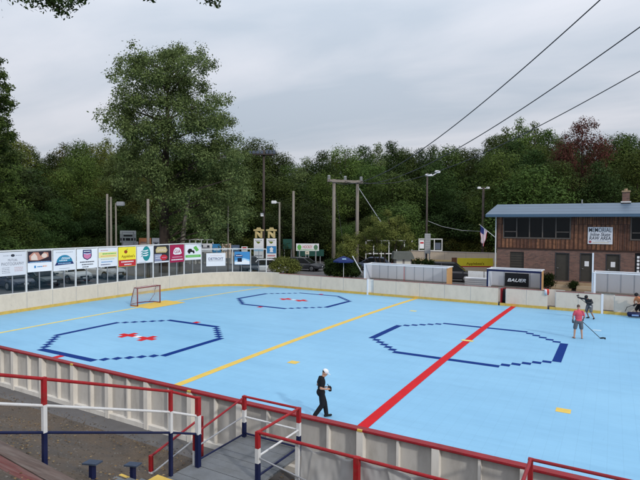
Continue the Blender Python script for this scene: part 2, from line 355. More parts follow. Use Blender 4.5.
sc_ = nd(nt, 'ShaderNodeVectorMath', operation='SCALE'); nt.links.new(cr.outputs[0], sc_.inputs[0]); nt.links.new(gr.outputs[0], sc_.inputs['Scale'])
inv = nd(nt, 'ShaderNodeVectorMath', operation='SCALE'); inv.inputs['Scale'].default_value = 1/SKYS; nt.links.new(sc_.outputs[0], inv.inputs[0])
mx = nd(nt, 'ShaderNodeMix', data_type='RGBA'); mx.inputs[0].default_value = .95
nt.links.new(sky.outputs[0], mx.inputs[6]); nt.links.new(inv.outputs[0], mx.inputs[7]); nt.links.new(mx.outputs[2], bg.inputs[0]); bg.inputs[1].default_value = SKYS
sl = bpy.data.lights.new('sun', 'SUN'); so = bpy.data.objects.new('sun', sl); COL.objects.link(so)
sl.energy = 1.5; sl.angle = R(3); sl.color = (1, .95, .88); so.rotation_euler = SUN_DIR.to_track_quat('Z', 'Y').to_euler(); so.location = (30, -30, 40)
SC.view_settings.view_transform = 'Standard'; SC.view_settings.look = 'None'; SC.view_settings.exposure = .19; SC.view_settings.gamma = 1
SC.view_settings.use_curve_mapping = False
SC.render.engine = 'CYCLES'; SC.cycles.use_denoising = True; SC.cycles.max_bounces = 6; SC.cycles.transparent_max_bounces = 16
SC.cycles.diffuse_bounces = 3; SC.cycles.caustics_reflective = False; SC.cycles.caustics_refractive = False

# ---------------------------------------------------------------- ground
XL = -27.95; ZL, ZF = 1.15, 1.0
def sm(a, b, x): t = min(1, max(0, (x-a)/(b-a))); return t*t*(3-2*t)
def gz(x, y):
    if y < -4.25:
        z = -.4
        if y < -5.6: z += .46*(-5.6-y)
        z = min(z, 2.6)+(min(.05*(-8-y), 1) if y < -8 else 0)
        k = sm(-29, -40, x); return z*(1-k)+ZL*k
    if XL-.35 < x < 29 and y < 25.35: return -.4
    D = (np.array([x, y, 0])-CAM)@FWD
    if 25.35 <= y < 27.0 and -14 < x < 22: return .12
    z = ZF+(ZL-ZF)*sm(-24, -30, x)*(1-sm(45, 60, D))
    z += sm(72, 105, D)*1.2+sm(100, 190, D)*9
    return z
def axis(pts, step_lists):
    out = []
    for a, b, n in step_lists: out += list(np.linspace(a, b, n, endpoint=False))
    return sorted(set([round(v, 4) for v in out+pts]))
gx = axis([-28.31, -28.29, -14.02, -13.98, 28.95, 29.05], [(-420, -160, 6), (-160, -60, 20), (-60, -28.4, 24), (-28, 29, 58), (29.1, 80, 20), (80, 420, 10)])
gy = axis([-4.3, -4.2, 25.34, 25.38, 26.98, 27.02], [(-60, -20, 8), (-20, -4.4, 36), (-4, 25, 12), (25.5, 60, 24), (60, 160, 40), (160, 520, 12)])
b = MB(); NX, NY = len(gx), len(gy)
vs = [(x, y, gz(x, y)+(.05*mnoise.noise((x*.5, y*.5, 0)) if y < -6 else 0)) for y in gy for x in gx]
b.v = vs
for mtl in (ASPH, BANK, GRASS): b.use(mtl)
for j in range(NY-1):
    for i in range(NX-1):
        x = (gx[i]+gx[i+1])/2; y = (gy[j]+gy[j+1])/2; D = (np.array([x, y, 0])-CAM)@FWD; nn = mnoise.noise((x*.07, y*.07, 3))*9
        k = 0
        if y < -5.0: k = 1
        elif D+nn > 74 or (x < -46+nn): k = 2
        b.f.append([j*NX+i, j*NX+i+1, (j+1)*NX+i+1, (j+1)*NX+i]); b.m.append(k)
tag(b.build('ground', smooth=False), kind='structure')

# ---------------------------------------------------------------- rink floor and markings
T = .3666
CX0, CX1 = -21.45, 21.2; RC = 6.5; XR = CX1+RC
def rink_outline(off=0, n=10):
    pts = []
    for cx, cy, a0 in ((CX1, YF-RC, 0), (CX0, YF-RC, 90), (CX0, YN+RC, 180), (CX1, YN+RC, 270)):
        for k in range(n+1):
            t = R(a0+90*k/n); pts.append((cx+(RC+off)*math.cos(t), cy+(RC+off)*math.sin(t)))
    return pts
bm = bmesh.new()
fx = np.arange(XL, XR+.01, .98); fy = np.linspace(YN-.02, YF+.02, 31)
b = MB(); nx = len(fx)
b.v = [(x, y, sz(x, y)) for y in fy for x in fx]
def inside(x, y):
    for cx, sx in ((CX0, -1), (CX1, 1)):
        for cy, sy in ((YN+RC, -1), (YF-RC, 1)):
            if (x-cx)*sx > 0 and (y-cy)*sy > 0: return math.hypot(x-cx, y-cy) < RC+.55
    return True
for j in range(len(fy)-1):
    for i in range(nx-1):
        if inside((fx[i]+fx[i+1])/2, (fy[j]+fy[j+1])/2): b.f.append([j*nx+i, j*nx+i+1, (j+1)*nx+i+1, (j+1)*nx+i]); b.m.append(0)
rink = tag(b.build('rink_floor', RINKM, smooth=True), kind='structure')
def rect(b, x0, x1, y0, y1, dz=.004):
    ny = max(1, int((y1-y0)/.5)); ys = np.linspace(y0, y1, ny+1)
    vs = []
    for y in ys: vs += [(x0, y, sz(0, y)+dz), (x1, y, sz(0, y)+dz)]
    return b.add(vs, [(2*i, 2*i+1, 2*i+3, 2*i+2) for i in range(ny)])
def marking(name, fn, m):
    b = MB(); fn(b); return b.build(name, m, rink)
marking('center_line', lambda b: rect(b, -.30, .06, YN, YF, .008), REDTILE)
marking('zone_line', lambda b: rect(b, -7.95, -7.6, YN, YF), YELTILE)
marking('zone_line', lambda b: rect(b, 8.75, 9.1, YN, YF), YELTILE)
marking('goal_line', lambda b: rect(b, -22.78, -22.50, YN+.05, YF-.1), PALEY)
marking('goal_line', lambda b: rect(b, 22.3, 22.48, YN+.05, YF-.1), PALEY)
def octagon(cx, cy, nxt, nyt):
    def fn(b):
        hx, hy = nxt*T/2, nyt*T/2; bx = (nxt-12)*T/2; by = (nyt-12)*T/2
        for s in (-1, 1):
            rect(b, cx+s*(hx-T/2)-T/2, cx+s*(hx-T/2)+T/2, cy-by, cy+by)
            rect(b, cx-bx, cx+bx, cy+s*(hy-T/2)-T/2, cy+s*(hy-T/2)+T/2)
            for t in (-1, 1):
                for k in range(5):
                    x = cx+s*(bx+T*(k+.5)); y = cy+t*(hy-T*(k+1.5))
                    rect(b, x-T/2, x+T/2, y-T/2, y+T/2)
    return fn
marking('center_circle', octagon(-.17, 11.1, 25, 23), NAVYTILE)
def cross(cx, cy):
    def fn(b):
        for s in (-1, 1):
            x = cx+s*2*T; rect(b, x-T*1.5, x+T*1.5, cy-T/2, cy+T/2)
            rect(b, x-T/2, x+T/2, cy+T/2, cy+1.5*T); rect(b, x-T/2, x+T/2, cy-1.5*T, cy-T/2)
    return fn
for cx, cy in ((-15.35, 3.15), (-15.55, 18.55), (15.4, 3.15), (15.4, 18.55)):
    marking('faceoff_circle', octagon(cx, cy, 23, 23), NAVYTILE)
    marking('faceoff_cross', cross(cx, cy), REDTILE)
    marking('faceoff_dot', lambda b: rect(b, cx-T/2, cx+T/2, cy-T/2, cy+T/2), WHTILE)
    for s in (-1, 1):
        def hs(b, s=s):
            x = cx+.0; y = cy+s*(11.5*T+T*.5); rect(b, x-T*.5, x+T*.5, y-T/2, y+T/2)
        marking('hash_mark', hs, REDTILE)
for x, y, m in ((-5.62, 3.24, YELTILE), (4.97, 2.93, YELTILE), (-5.67, 18.6, PALEY), (fl(597, 330.3)[0], fl(597, 330.3)[1], plain((.42, .6, .72)))):
    marking('neutral_dot', lambda b: rect(b, x-.22, x+.22, y-.2, y+.2), m)
marking('center_dot', lambda b: rect(b, -.42, .18, 11.0, 11.3, .012), PALEY)
marking('goal_crease', lambda b: (rect(b, -23.6, -21.5, 9.45, 12.85, .008)), YELTILE)
marking('goal_crease', lambda b: (rect(b, 21.7, 23.3, 9.6, 12.6, .008)), YELTILE)

# ---------------------------------------------------------------- boards
def wall_path(b, path, z0, z1, th, closed=False, zf=None):
    """a thin wall along a polyline; th offsets to the right-hand side of travel"""
    n = len(path); nor = []
    for i in range(n):
        p, q = path[max(i-1, 0)], path[min(i+1, n-1)]
        d = np.array(q[:2])-np.array(p[:2]); d /= np.linalg.norm(d); nor.append((d[1], -d[0]))
    for i in range(n-1):
        p, q = path[i], path[i+1]; a, c = nor[i], nor[i+1]
        zp = zf(*p) if zf else 0; zq = zf(*q) if zf else 0
        lo = [(p[0], p[1], z0+zp), (q[0], q[1], z0+zq), (q[0]+c[0]*th, q[1]+c[1]*th, z0+zq), (p[0]+a[0]*th, p[1]+a[1]*th, z0+zp)]
        hi = [(p[0], p[1], z1+zp), (q[0], q[1], z1+zq), (q[0]+c[0]*th, q[1]+c[1]*th, z1+zq), (p[0]+a[0]*th, p[1]+a[1]*th, z1+zp)]
        b.hexa(lo, hi)
    return b
# near boards, seen from behind: facing, red cap, white posts at the joints, ribs between
HB = 1.12
nb = thing('dasher_boards', 'long near side rink boards seen from behind with red cap and white posts', 'rink boards', (0, YN, 0))
MB().box((CX0, -.03, -.46), (20.5, 0, HB-.02)).build('facing', GREYB, nb)
MB().box((CX0, -.2, HB-.02), (20.5, .02, HB+.035)).build('cap_rail', REDCAP, nb, bevel=.012)
MB().box((CX0, -.17, -.46), (20.5, -.03, -.25)).build('bottom_rail', OFFW, nb)
pm = MB().box((-.085, -.2, -.42), (.085, -.03, HB-.022)).mesh('post'); pm.materials.append(OFFW)
rm = MB().box((-.028, -.15, -.3), (.028, -.03, HB-.022)).mesh('rib'); rm.materials.append(OFFW)
bk = MB().cbox((0, -.19, HB+.012), (.13, .05, .05)).mesh('bracket'); bk.materials.append(LY)
k = -12
while 1.05+1.862*k < 20:
    x = 1.05+1.862*k
    if k != -1: o = link('post', pm, nb); o.location.x = x
    if k % 3 == 0: o = link('bracket', bk, nb); o.location.x = x
    o = link('rib', rm, nb); o.location.x = x+.95
    k += 1
# left end and curved corner boards
def arc(cx, cy, a0, a1, n): return [(cx+RC*math.cos(R(a0+(a1-a0)*k/n)), cy+RC*math.sin(R(a0+(a1-a0)*k/n))) for k in range(n+1)]
ACX, ACY = CX0, YF-RC
endpath = arc(CX0, YN+RC, 270, 180, 12)+[(XL, y) for y in np.linspace(YN+RC+.5, ACY-.5, 18)]+arc(ACX, ACY, 180, 90, 14)
eb = thing('end_boards', 'beige left end rink boards curving round the corner, yellow kick strip at the foot', 'rink boards')
zt = 1.4
b = MB(); wall_path(b, endpath, -.3, zt, -.09); b.build('facing', BEIGE, eb)
b = MB(); wall_path(b, endpath, -.05, .20, .012, zf=lambda x, y: sz(x, y)); b.build('kick_plate', YKICK, eb)
b = MB(); wall_path(b, [(p[0], p[1]) for p in endpath], zt, zt+.03, -.11); b.build('cap', OFFW, eb)
b = MB()
for yy in [2.8+1.82*k for k in range(0, 9)]: b.box((XL+.001, yy-.008, .0), (XL+.004, yy+.008, zt-.01))
b.build('joint', SEAM, eb)
# far side boards in sections between the gates
FB = 1.34
def fx_at(px, py=298): return ony(px, py, YF)[0]
sections = [(-21.45, fx_at(367), 'straight far side boards behind the far octagon, beige with red top edge'),
            (fx_at(373.5), fx_at(498), 'far side boards in front of the long grey players shelter'),
            (fx_at(506), fx_at(547.5), 'far side boards in front of the shelter with the black banner'),
            (fx_at(556), fx_at(601.5), 'far side boards between the two open gates before the brown doors'),
            (fx_at(615), 21.3, 'far side boards at the right, behind the player at the frame edge')]
for i, (x0, x1, lab) in enumerate(sections):
    t = thing('dasher_boards', lab, 'rink boards', (x0, YF, 0), 0, 'far side boards')
    L = x1-x0
    MB().box((0, 0, -.3), (L, .09, FB)).build('facing', GREYB if False else mat('far_board_%d' % i, (.69-.012*i, .595-.008*i, .475), .55, .05, 1.2, (.38, .32, .26), .4, 2.6, (1, 1, .5), marks=.6), t)
    MB().box((.002, -.012, -.1), (L-.002, -.001, .2)).build('kick_plate', YKICK, t)
    MB().box((0, -.015, FB), (L, .11, FB+.045)).build('cap', mat('far_cap_%d' % i, (.28, .12, .10), .6, .2, 2), t)
    b = MB()
    n = int(L/2.4)
    for k in range(1, n+1): b.box((k*L/(n+1)-.008, -.004, .2), (k*L/(n+1)+.008, -.0005, FB-.01))
    if n: b.build('joint', SEAM, t)
    if i in (0, 3): MB().box((L-.02, -.02, -.1), (L+.12, .12, FB+.02)).build('gate_post', WHITE2, t)
# gates: sill and things in the openings
def gate(x0, x1, lab, jm, door, back=1.2):
    t = thing('rink_gate', lab, 'gate', (x0, YF, 0), 0, 'gates in the far boards'); L = x1-x0
    MB().box((.13, .01, -.3), (L, .08, .2)).build('threshold', YKICK, t)
    MB().box((-1.1 if back > .5 else 0, back, -.3), (L+(.5 if back > .5 else -.08), back+.05, FB)).build('inner_panel', OFFW, t)
    if door: MB().hexa([(.14, .1, .0), (.19, .1, 0), (.42, .85, 0), (.37, .85, 0)], [(.14, .1, 1.3), (.19, .1, 1.3), (.42, .85, 1.3), (.37, .85, 1.3)]).build('door_leaf', jm, t)
    MB().box((L-.06, .095, -.1), (L-.005, .6, 1.25)).build('return_panel', OFFW, t)
    return t
gate(fx_at(367)+.0, fx_at(373.5), 'narrow gate at the left end of the long grey shelter', WHITE, False, .12)
gate(fx_at(498), fx_at(506), 'open gate with red edged door left of the black banner shelter', REDCAP, True)
gate(fx_at(547.5), fx_at(556), 'open gate right of the black banner shelter below the door steps', OFFW, False)
gate(fx_at(601.5), fx_at(615), 'wide open gate left of the player at the frame edge', OFFW, False)
# inside the red-edged gate: an added black shape imitating the opening's shadow
t = thing('shadow_form', 'added black shape with a white strip standing for the shadow in the red edged gate', 'bag', (fx_at(502.5), YF+.5, .0))
MB().tube([(0, 0, 0), (0, 0, .5), (.02, 0, 1.25)], [.16, .17, .1]).build('body', BLACK, t, smooth=True)
MB().tube([(-.12, -.16, .1), (-.12, -.16, 1.1)], .05).build('white_strip', WHITE, t, smooth=True)
# towel over the board end
b = MB(); W8 = 5
for i in range(9):
    a = PI*i/8; yy = -.075*math.cos(a) if False else 0
b = MB()
prof = [(-.11, -.34), (-.12, -.1), (-.10, .05), (-.02, .09), (.08, .07), (.13, -.05), (.14, -.25)]
for j, (y, z) in enumerate(prof): pass
vs = [(x*.30-.15+.02*math.sin(j*1.7+x*3), y+.02*math.sin(x*9+j), z+.015*math.sin(x*7)) for j, (y, z) in enumerate(prof) for x in np.linspace(0, 1, 6)]
b.use(WHITE2); b.use(plain((.6, .06, .04))); b.v = vs
for j in range(len(prof)-1):
    for i in range(5): b.f.append([j*6+i, j*6+i+1, (j+1)*6+i+1, (j+1)*6+i]); b.m.append(1 if i >= 3 or j == 2 else 0)
o = b.build('towel', smooth=True); o.location = (fx_at(546.6), YF+.03, FB+.06); md = o.modifiers.new('s', 'SOLIDIFY'); md.thickness = .012
tag(o, 'white and red towel draped over the board end beside the shrub', 'towel')

# ---------------------------------------------------------------- glass on the left end and its banners
def arc_at(px):
    lo, hi = 180.0, 90.0
    for _ in range(50):
        m_ = (lo+hi)/2; p = (ACX+RC*math.cos(R(m_)), ACY+RC*math.sin(R(m_)))
        if pj((*p, 2.5))[0] < px: lo = m_
        else: hi = m_
    return m_
gf = thing('glass_fence', 'tall clear rink glass in white frame on the left end boards behind the goal', 'glass barrier')
GT = 4.2; yk = [2.8+1.82*k for k in range(-2, 10)]
pm = MB().box((-.05, -.05, zt+.03), (.05, .05, GT)).mesh('post'); pm.materials.append(WHITE)
sm_ = MB().box((-.03, -.03, zt+.03), (.03, .03, GT-.06)).mesh('mullion'); sm_.materials.append(GREYM)
gm = MB().box((-.006, -.84, zt+.06), (.006, .84, GT-.05)).mesh('pane'); gm.materials.append(GLASS)
XG = XL-.07
for i, y in enumerate(yk):
    o = link('post', pm, gf); o.location = (XG, y, 0)
    if i < len(yk)-1:
        o = link('mullion', sm_, gf); o.location = (XG, y+.91, 0)
        o = link('pane', gm, gf); o.location = (XG, y+.91, 0)
MB().box((XG-.05, yk[0]-.05, GT), (XG+.05, yk[-1]+.05, GT+.09)).build('top_rail', WHITE, gf)
# the corner glass, lower
cg = thing('glass_fence', 'lower corner rink glass in white frame curving toward the far boards', 'glass barrier')
GC = 3.62; RG = RC+.07
def ap(th, r=RG): return (ACX+r*math.cos(R(th)), ACY+r*math.sin(R(th)))
ths = [arc_at(201.5), arc_at(217), arc_at(232.5), arc_at(241.5), arc_at(250.5), arc_at(258.5), arc_at(266)]
for i, th in enumerate(ths):
    p = ap(th); wdt = .05 if i % 2 == 0 else .03
    MB().tube([(p[0], p[1], zt+.03), (p[0], p[1], GC)], wdt, 6).build('post' if i % 2 == 0 else 'mullion', WHITE if i % 2 == 0 else GREYM, cg)
    if i < len(ths)-1:
        q = ap(ths[i+1]); wall_path(MB(), [p, q], zt+.05, GC-.02, .012)
        b = MB(); wall_path(b, [p, q], zt+.05, GC-.02, .012); b.build('pane', GLASS, cg)
p, q = (XG, yk[-1]), ap(ths[0])
b = MB(); wall_path(b, [p, q], zt+.05, GT-.05, .012); b.build('pane', GLASS, gf)
b = MB(); wall_path(b, [p, q], GT, GT+.09, .1); b.build('top_rail', WHITE, gf); MB().tube([(q[0], q[1], zt+.03), (q[0], q[1], GT)], .055, 6).build('post', WHITE, gf)
m_ = ((p[0]+q[0])/2, (p[1]+q[1])/2); MB().tube([(*m_, zt+.03), (*m_, GT-.06)], .03, 6).build('mullion', GREYM, gf)
b = MB(); wall_path(b, [ap(th, RG-.05) for th in np.linspace(ths[0], ths[-1], 9)], GC, GC+.09, -.1); b.build('top_rail', WHITE, cg)

def banner(p, rz, w, h, label, bgm, fn, name='sponsor_banner', cat='banner', group='sponsor banners on the rink glass'):
    t = thing(name, label, cat, p, rz, group)
    MB().box((-w/2, -.012, 0), (w/2, .012, h)).build('panel', bgm, t)
    fn(t, w, h); return t
def blk(t, m, x0, x1, z0, z1, y=-.016, name='colour_block'): return MB().box((x0, y-.002, z0), (x1, y+.002, z1)).build(name, m, t)
def poly(t, m, pts, y=-.016, name='emblem'): return MB().prism(pts, y-.002, y+.002).build(name, m, t)
def bars(t, m, rows, y=-.017, name='lettering'):
    """unreadable print: rows of short word-length dashes"""
    b = MB()
    for x0, x1, z, hh in rows:
        x = x0
        while x < x1:
            l = random.uniform(.05, .14); e_ = min(x+l, x1); b.box((x, y-.001, z-hh/2), (e_, y+.001, z+hh/2)); x = e_+.028
    return b.build(name, m, t)
def ellp(cx, cz, rx, rz_, n=20, a0=0, a1=360): return [(cx+rx*math.cos(R(a0+(a1-a0)*k/n)), cz+rz_*math.sin(R(a0+(a1-a0)*k/n))) for k in range(n+(a1-a0 < 360))]
INK = plain((.04, .045, .06)); GREYINK = plain((.22, .23, .27)); PAPER = plain((.66, .67, .71), .5, .04); PAPER2 = plain((.72, .74, .78), .5, .03)
RB, TEAL, GRN, CRIM, YEL, BLU, NVY = plain((.5, .03, .04)), plain((.02, .24, .25)), plain((.12, .42, .08)), plain((.36, .02, .075)), plain((.84, .72, .05)), plain((.05, .24, .5)), plain((.02, .03, .12))
ORG = plain((.75, .3, .14)); FLESH = plain((.5, .24, .18)); PALE = plain((.72, .58, .5)); LBLU = plain((.35, .58, .78)); GOLD = plain((.52, .42, .2)); PINK = plain((.6, .2, .34)); WH = plain((.78, .8, .83), .5, .03)
def d1(t, w, h):
    text_part('MUTUAL', t, .62, .16, 0, h*.66, -.016, GREYINK); text_part('PHOTOGRAPHY', t, 1.45, .2, 0, h*.5, -.016, GREYINK)
    poly(t, INK, ellp(0, h*.85, .13, .09), name='emblem'); bars(t, GREYINK, [(-.6, -.2, h*.85, .03), (.2, .6, h*.85, .03)])
    bars(t, GREYINK, [(-.7, -.2, h*(.34-.07*i), .03) for i in range(4)]); bars(t, plain((.5, .25, .25)), [(.1, .65, h*(.33-.07*i), .03) for i in range(3)])
def d2(t, w, h):
    blk(t, plain((.03, .02, .03)), -w/2+.01, w/2-.01, h*.5, h-.02)
    poly(t, FLESH, [(-.7, h*.56), (-.1, h*.54), (.3, h*.62), (.62, h*.7), (.6, h*.9), (.3, h*.93), (.05, h*.75), (-.1, h*.93), (-.45, h*.94), (-.75, h*.78)], -.02, 'photo_figure')
    poly(t, PALE, [(-.6, h*.57), (-.15, h*.56), (-.2, h*.75), (-.38, h*.9), (-.62, h*.74)], -.024, 'photo_figure'); poly(t, PALE, ellp(.32, h*.76, .2, .16), -.024, 'photo_figure')
    blk(t, plain((.03, .06, .16)), -w/2+.01, w/2-.01, h*.44, h*.5, -.018); bars(t, LBLU, [(-.7, .7, h*.47, .035)], -.022)
    blk(t, BLU, -.4, -.28, h*.18, h*.3); bars(t, BLU, [(-.2, .2, h*.24, .07)]); bars(t, ORG, [(.2, .5, h*.25, .07)])
def d3(t, w, h):
    poly(t, BLU if False else plain((.03, .22, .36)), ellp(0, h*.38, .62, .55, 18, 0, 180), -.016); poly(t, NVY, [(-.75, h*.26), (.72, h*.3), (.62, h*.42), (-.62, h*.4)], -.02, 'ribbon')
    bars(t, WH, [(-.25, .4, h*.56, .05), (-.4, .2, h*.48, .06), (-.2, .5, h*.62, .04)], -.02); bars(t, LBLU, [(-.5, .5, h*.345, .06)], -.025); bars(t, GREYINK, [(-.65, .65, h*.88, .03), (-.4, .4, h*.1, .03)])
def d4(t, w, h):
    sh = lambda s, dz=0: [(-.36*s, h*.95-dz), (.36*s, h*.95-dz), (.38*s, h*.62), (.3*s, h*.52), (0, h*.42+dz), (-.3*s, h*.52), (-.38*s, h*.62)]
    poly(t, NVY, sh(1), -.016, 'shield'); poly(t, PINK, [(-.3, h*.78), (.3, h*.78), (.3, h*.6), (.22, h*.54), (0, h*.47), (-.22, h*.54), (-.3, h*.6)], -.02, 'shield_field')
    bars(t, WH, [(-.28, .28, h*.87, .07)], -.02); poly(t, LBLU, [(-.3, h*.8), (0, h*.74), (.3, h*.8), (.3, h*.76), (0, h*.7), (-.3, h*.76)], -.024, 'chevron')
    bars(t, INK, [(-.6, .6, h*.33, .08), (-.45, .5, h*.2, .08), (-.4, .1, h*.08, .07)])
def d5(t, w, h):
    blk(t, YEL if False else plain((.78, .72, .3)), -w/2+.02, w/2-.02, h*.48, h*.78); bars(t, RB, [(-.65, .0, h*.87, .04)]); bars(t, GRN, [(-.5, .7, h*.69, .09)], -.021); bars(t, ORG, [(-.65, .7, h*.57, .06)], -.021)
    bars(t, plain((.4, .5, .2)), [(-.65, .6, h*.4, .05)]); bars(t, BLU, [(-.6, .4, h*.26, .07)]); bars(t, NVY, [(-.65, .2, h*.12, .06)])
def d6(t, w, h):
    blk(t, RB, -w/2+.01, w/2-.01, .02, h*.34); poly(t, plain((.3, .05, .02)), ellp(-.15, h*.76, .16, .14), name='emblem'); poly(t, GRN, [(-.12, h*.86), (.06, h*.93), (.0, h*.85)], -.02, 'leaf_emblem')
    text_part("Applebee's", t, 1.3, .3, .08, h*.51, -.017, plain((.22, .12, .01)), bold=.01); bars(t, WH, [(-.6, .6, h*.24, .09), (-.3, .4, h*.1, .08)], -.02)
def d7(t, w, h):
    poly(t, TEAL, ellp(.12, h*.56, .42, .62, 22)); 
    for k in range(3): poly(t, PAPER2, [(-.28, h*(.42+.14*k)), (.1, h*(.4+.14*k)), (.34, h*(.47+.14*k)), (.3, h*(.51+.14*k)), (-.05, h*(.47+.14*k)), (-.28, h*(.47+.14*k))], -.02, 'white_swoosh')
    for k in range(3): poly(t, TEAL, [(-.5, h*(.36+.14*k)), (-.25, h*(.42+.14*k)), (-.12, h*(.5+.14*k)), (-.2, h*(.5+.14*k)), (-.36, h*(.45+.14*k))], -.018, 'leaf_tip')
    bars(t, GREYINK, [(-.7, .1, h*.05, .03)])
def d8(t, w, h):
    poly(t, GOLD, [(-.65, h*.6), (.5, h*.58), (.65, h*.72), (.45, h*.92), (-.5, h*.93), (-.7, h*.76)]); text_part('GARAGE', t, 1.0, .26, -.02, h*.75, -.02, plain((.7, .6, .5)), bold=.012)
    blk(t, plain((.25, .27, .38)), -w/2+.02, .0, h*.12, h*.52); poly(t, RB, ellp(.22, h*.3, .42, .24), -.02); bars(t, WH, [(-.7, -.1, h*.4, .06), (-.7, -.1, h*.28, .05)], -.02); bars(t, PINK, [(0, .5, h*.3, .08)], -.024)
    blk(t, PAPER, -w/2+.02, w/2-.02, .02, h*.1)
def d9(t, w, h):
    poly(t, WH, [(-.5, h*.5), (-.42, h*.7), (-.2, h*.84), (.2, h*.84), (.42, h*.72), (.55, h*.5), (.3, h*.44), (-.3, h*.44)]); text_part('GIA', t, .74, .34, .02, h*.62, -.02, CRIM, bold=.012)
    bars(t, plain((.7, .4, .5)), [(-.6, .6, h*.3, .07)]); bars(t, WH, [(-.7, .7, h*.15, .09)], -.018)
def d10(t, w, h):
    poly(t, GRN, [(0, h*.78), (.3, h*.9), (.62, h*.62), (.36, h*.52)], -.018); 
    poly(t, BLACK, [(-.6, h*.6), (-.45, h*.72), (-.2, h*.72), (-.1, h*.62), (.12, h*.6), (.12, h*.5), (-.6, h*.5)], -.02, 'truck_emblem'); poly(t, BLACK, ellp(-.42, h*.48, .12, .11), -.02, 'truck_emblem'); poly(t, BLACK, ellp(.05, h*.48, .1, .1), -.02, 'truck_emblem')
    blk(t, GRN, -w/2+.05, w/2-.05, h*.16, h*.32); bars(t, plain((.3, .6, .25)), [(-.6, .6, h*.24, .08)], -.022)
bl = [(d1, PAPER, 'light grey photography banner, leftmost on the rink glass'), (d2, WH, 'banner with a skin toned photo on black above a white panel'),
      (d3, PAPER2, 'white banner with a blue dome emblem on a dark ribbon'), (d4, WH, 'white banner with a navy and pink shield emblem'),
      (d5, PAPER2, 'white banner with pale yellow band and coloured lines of print'), (d6, YEL, 'yellow and red banner with an apple emblem on the rink glass'),
      (d7, PAPER2, 'white banner with a round teal striped emblem'), (d8, plain((.03, .03, .035)), 'black banner with gold badge and red oval, beside the crimson one'),
      (d9, CRIM, 'crimson banner with a white badge'), (d10, PAPER2, 'white banner with a black truck and green blocks')]
zb = [2.62, 2.74, 2.68, 2.7, 2.7, 2.6, 2.76, 2.66, 2.6, 2.72]
for i, (fn, bgm, lab) in enumerate(bl):
    z1 = 4.17
    if i < 9:
        y0, y1 = yk[i+2]+.06, yk[i+3]-.06
        banner((XG+.085, (y0+y1)/2, zb[i]), PI/2, y1-y0, z1-zb[i], lab, bgm, fn)
    else:
        p, q = np.array((XG, yk[-1])), np.array(ap(ths[0])); d = (q-p)/np.linalg.norm(q-p); c = (p+q)/2+np.array((d[1], -d[0]))*.085
        banner((c[0], c[1], zb[i]), math.atan2(d[1], d[0]), float(np.linalg.norm(q-p))-.14, z1-zb[i], lab, bgm, fn)
def dd(t, w, h):
    text_part('DETROIT', t, w*.78, .24, 0, h*.56, -.016, NVY, bold=.012); bars(t, GREYINK, [(-w*.38, w*.38, h*.4, .04)]); bars(t, plain((.6, .3, .3)), [(-w*.3, w*.3, h*.8, .03)])
def db(t, w, h):
    poly(t, LBLU, [(-w/2+.02, h*.02), (w/2-.02, h*.02), (w/2-.02, h*.38), (w*.1, h*.52), (-w/2+.02, h*.3)], -.016, 'snow'); poly(t, WH, [(-w/2+.02, h*.02), (w/2-.02, h*.02), (w/2-.02, h*.25), (w*.15, h*.4), (-.1, h*.25), (-w/2+.02, h*.2)], -.02, 'snow')
    blk(t, plain((.01, .015, .04)), -w*.3, -w*.02, h*.22, h*.52, -.024); poly(t, NVY, [(-w*.45, h*.62), (w*.0, h*.58), (w*.05, h*.72), (-w*.2, h*.82), (-w*.45, h*.76)], -.02, 'lettering_shape'); bars(t, WH, [(-w*.4, 0, h*.7, .07)], -.024)
for (xa, xb, ya, yb, fn, bgm, lab) in ((206, 225.3, 253, 266, dd, PAPER2, 'white banner with one navy word on the corner glass'), (234.5, 250, 251.5, 264.5, db, plain((.06, .25, .52)), 'blue sky and snow banner with a black square on the corner glass')):
    ta, tb = arc_at(xa), arc_at(xb); p, q = np.array(ap(ta, RG-.14)), np.array(ap(tb, RG-.14)); c = (p+q)/2; d = q-p
    D = pj((*c, 3))[2]; z1 = CAM[2]-(ya-223.7)*D/F; z0 = CAM[2]-(yb-223.7)*D/F
    banner((c[0], c[1], z0), math.atan2(d[1], d[0]), float(np.linalg.norm(d)), z1-z0, lab, bgm, fn)

# ---------------------------------------------------------------- goal
GOALRED = mat('goal_red', (.20, .035, .04), .5, .2, 6, (.25, .16, .14), .6, 8)
t = thing('hockey_goal', 'red framed hockey goal with white net on the yellow crease', 'goal', (-23.05, 10.72, sz(0, 10.72)), 0)
g0 = 1.04
for s in (-1, 1): MB().tube([(0, s*g0, 0), (0, s*g0, 1.3)], .04).build('post', GOALRED, t, smooth=True)
MB().tube([(0, -g0-.04, 1.3), (0, g0+.04, 1.3)], .04).build('crossbar', GOALRED, t, smooth=True)
bp = [(0, -g0, .03), (-.7, -g0-.02, .03), (-1.15, -.65, .03), (-1.25, 0, .03), (-1.15, .65, .03), (-.7, g0+.02, .03), (0, g0, .03)]
MB().tube(bp, .035).build('base_frame', GOALRED, t, smooth=True)
tp = [(0, -g0, 1.3), (-.4, -g0+.05, 1.3), (-.55, 0, 1.3), (-.4, g0-.05, 1.3), (0, g0, 1.3)]
MB().tube(tp, .025).build('top_frame', GOALRED, t, smooth=True)
for s in (-1, 1): MB().tube([(-.4, s*(g0-.05), 1.3), (-.6, s*(g0), .6), (-.95, s*.85, .03)], .02).build('brace', GOALRED, t)
b = MB(); NETM = plain((.55, .52, .52), .8)
n1 = len(bp); 
def netpt(u, v):
    def at(pl, u): 
        f = u*(len(pl)-1); i = min(int(f), len(pl)-2); return Vector(pl[i]).lerp(Vector(pl[i+1]), f-i)
    tpp = [(-.01, -g0, 1.28)]+[Vector(p) for p in tp[1:-1]]+[(-.01, g0, 1.28)]
    return at(bp, u).lerp(at(tpp, u), v)
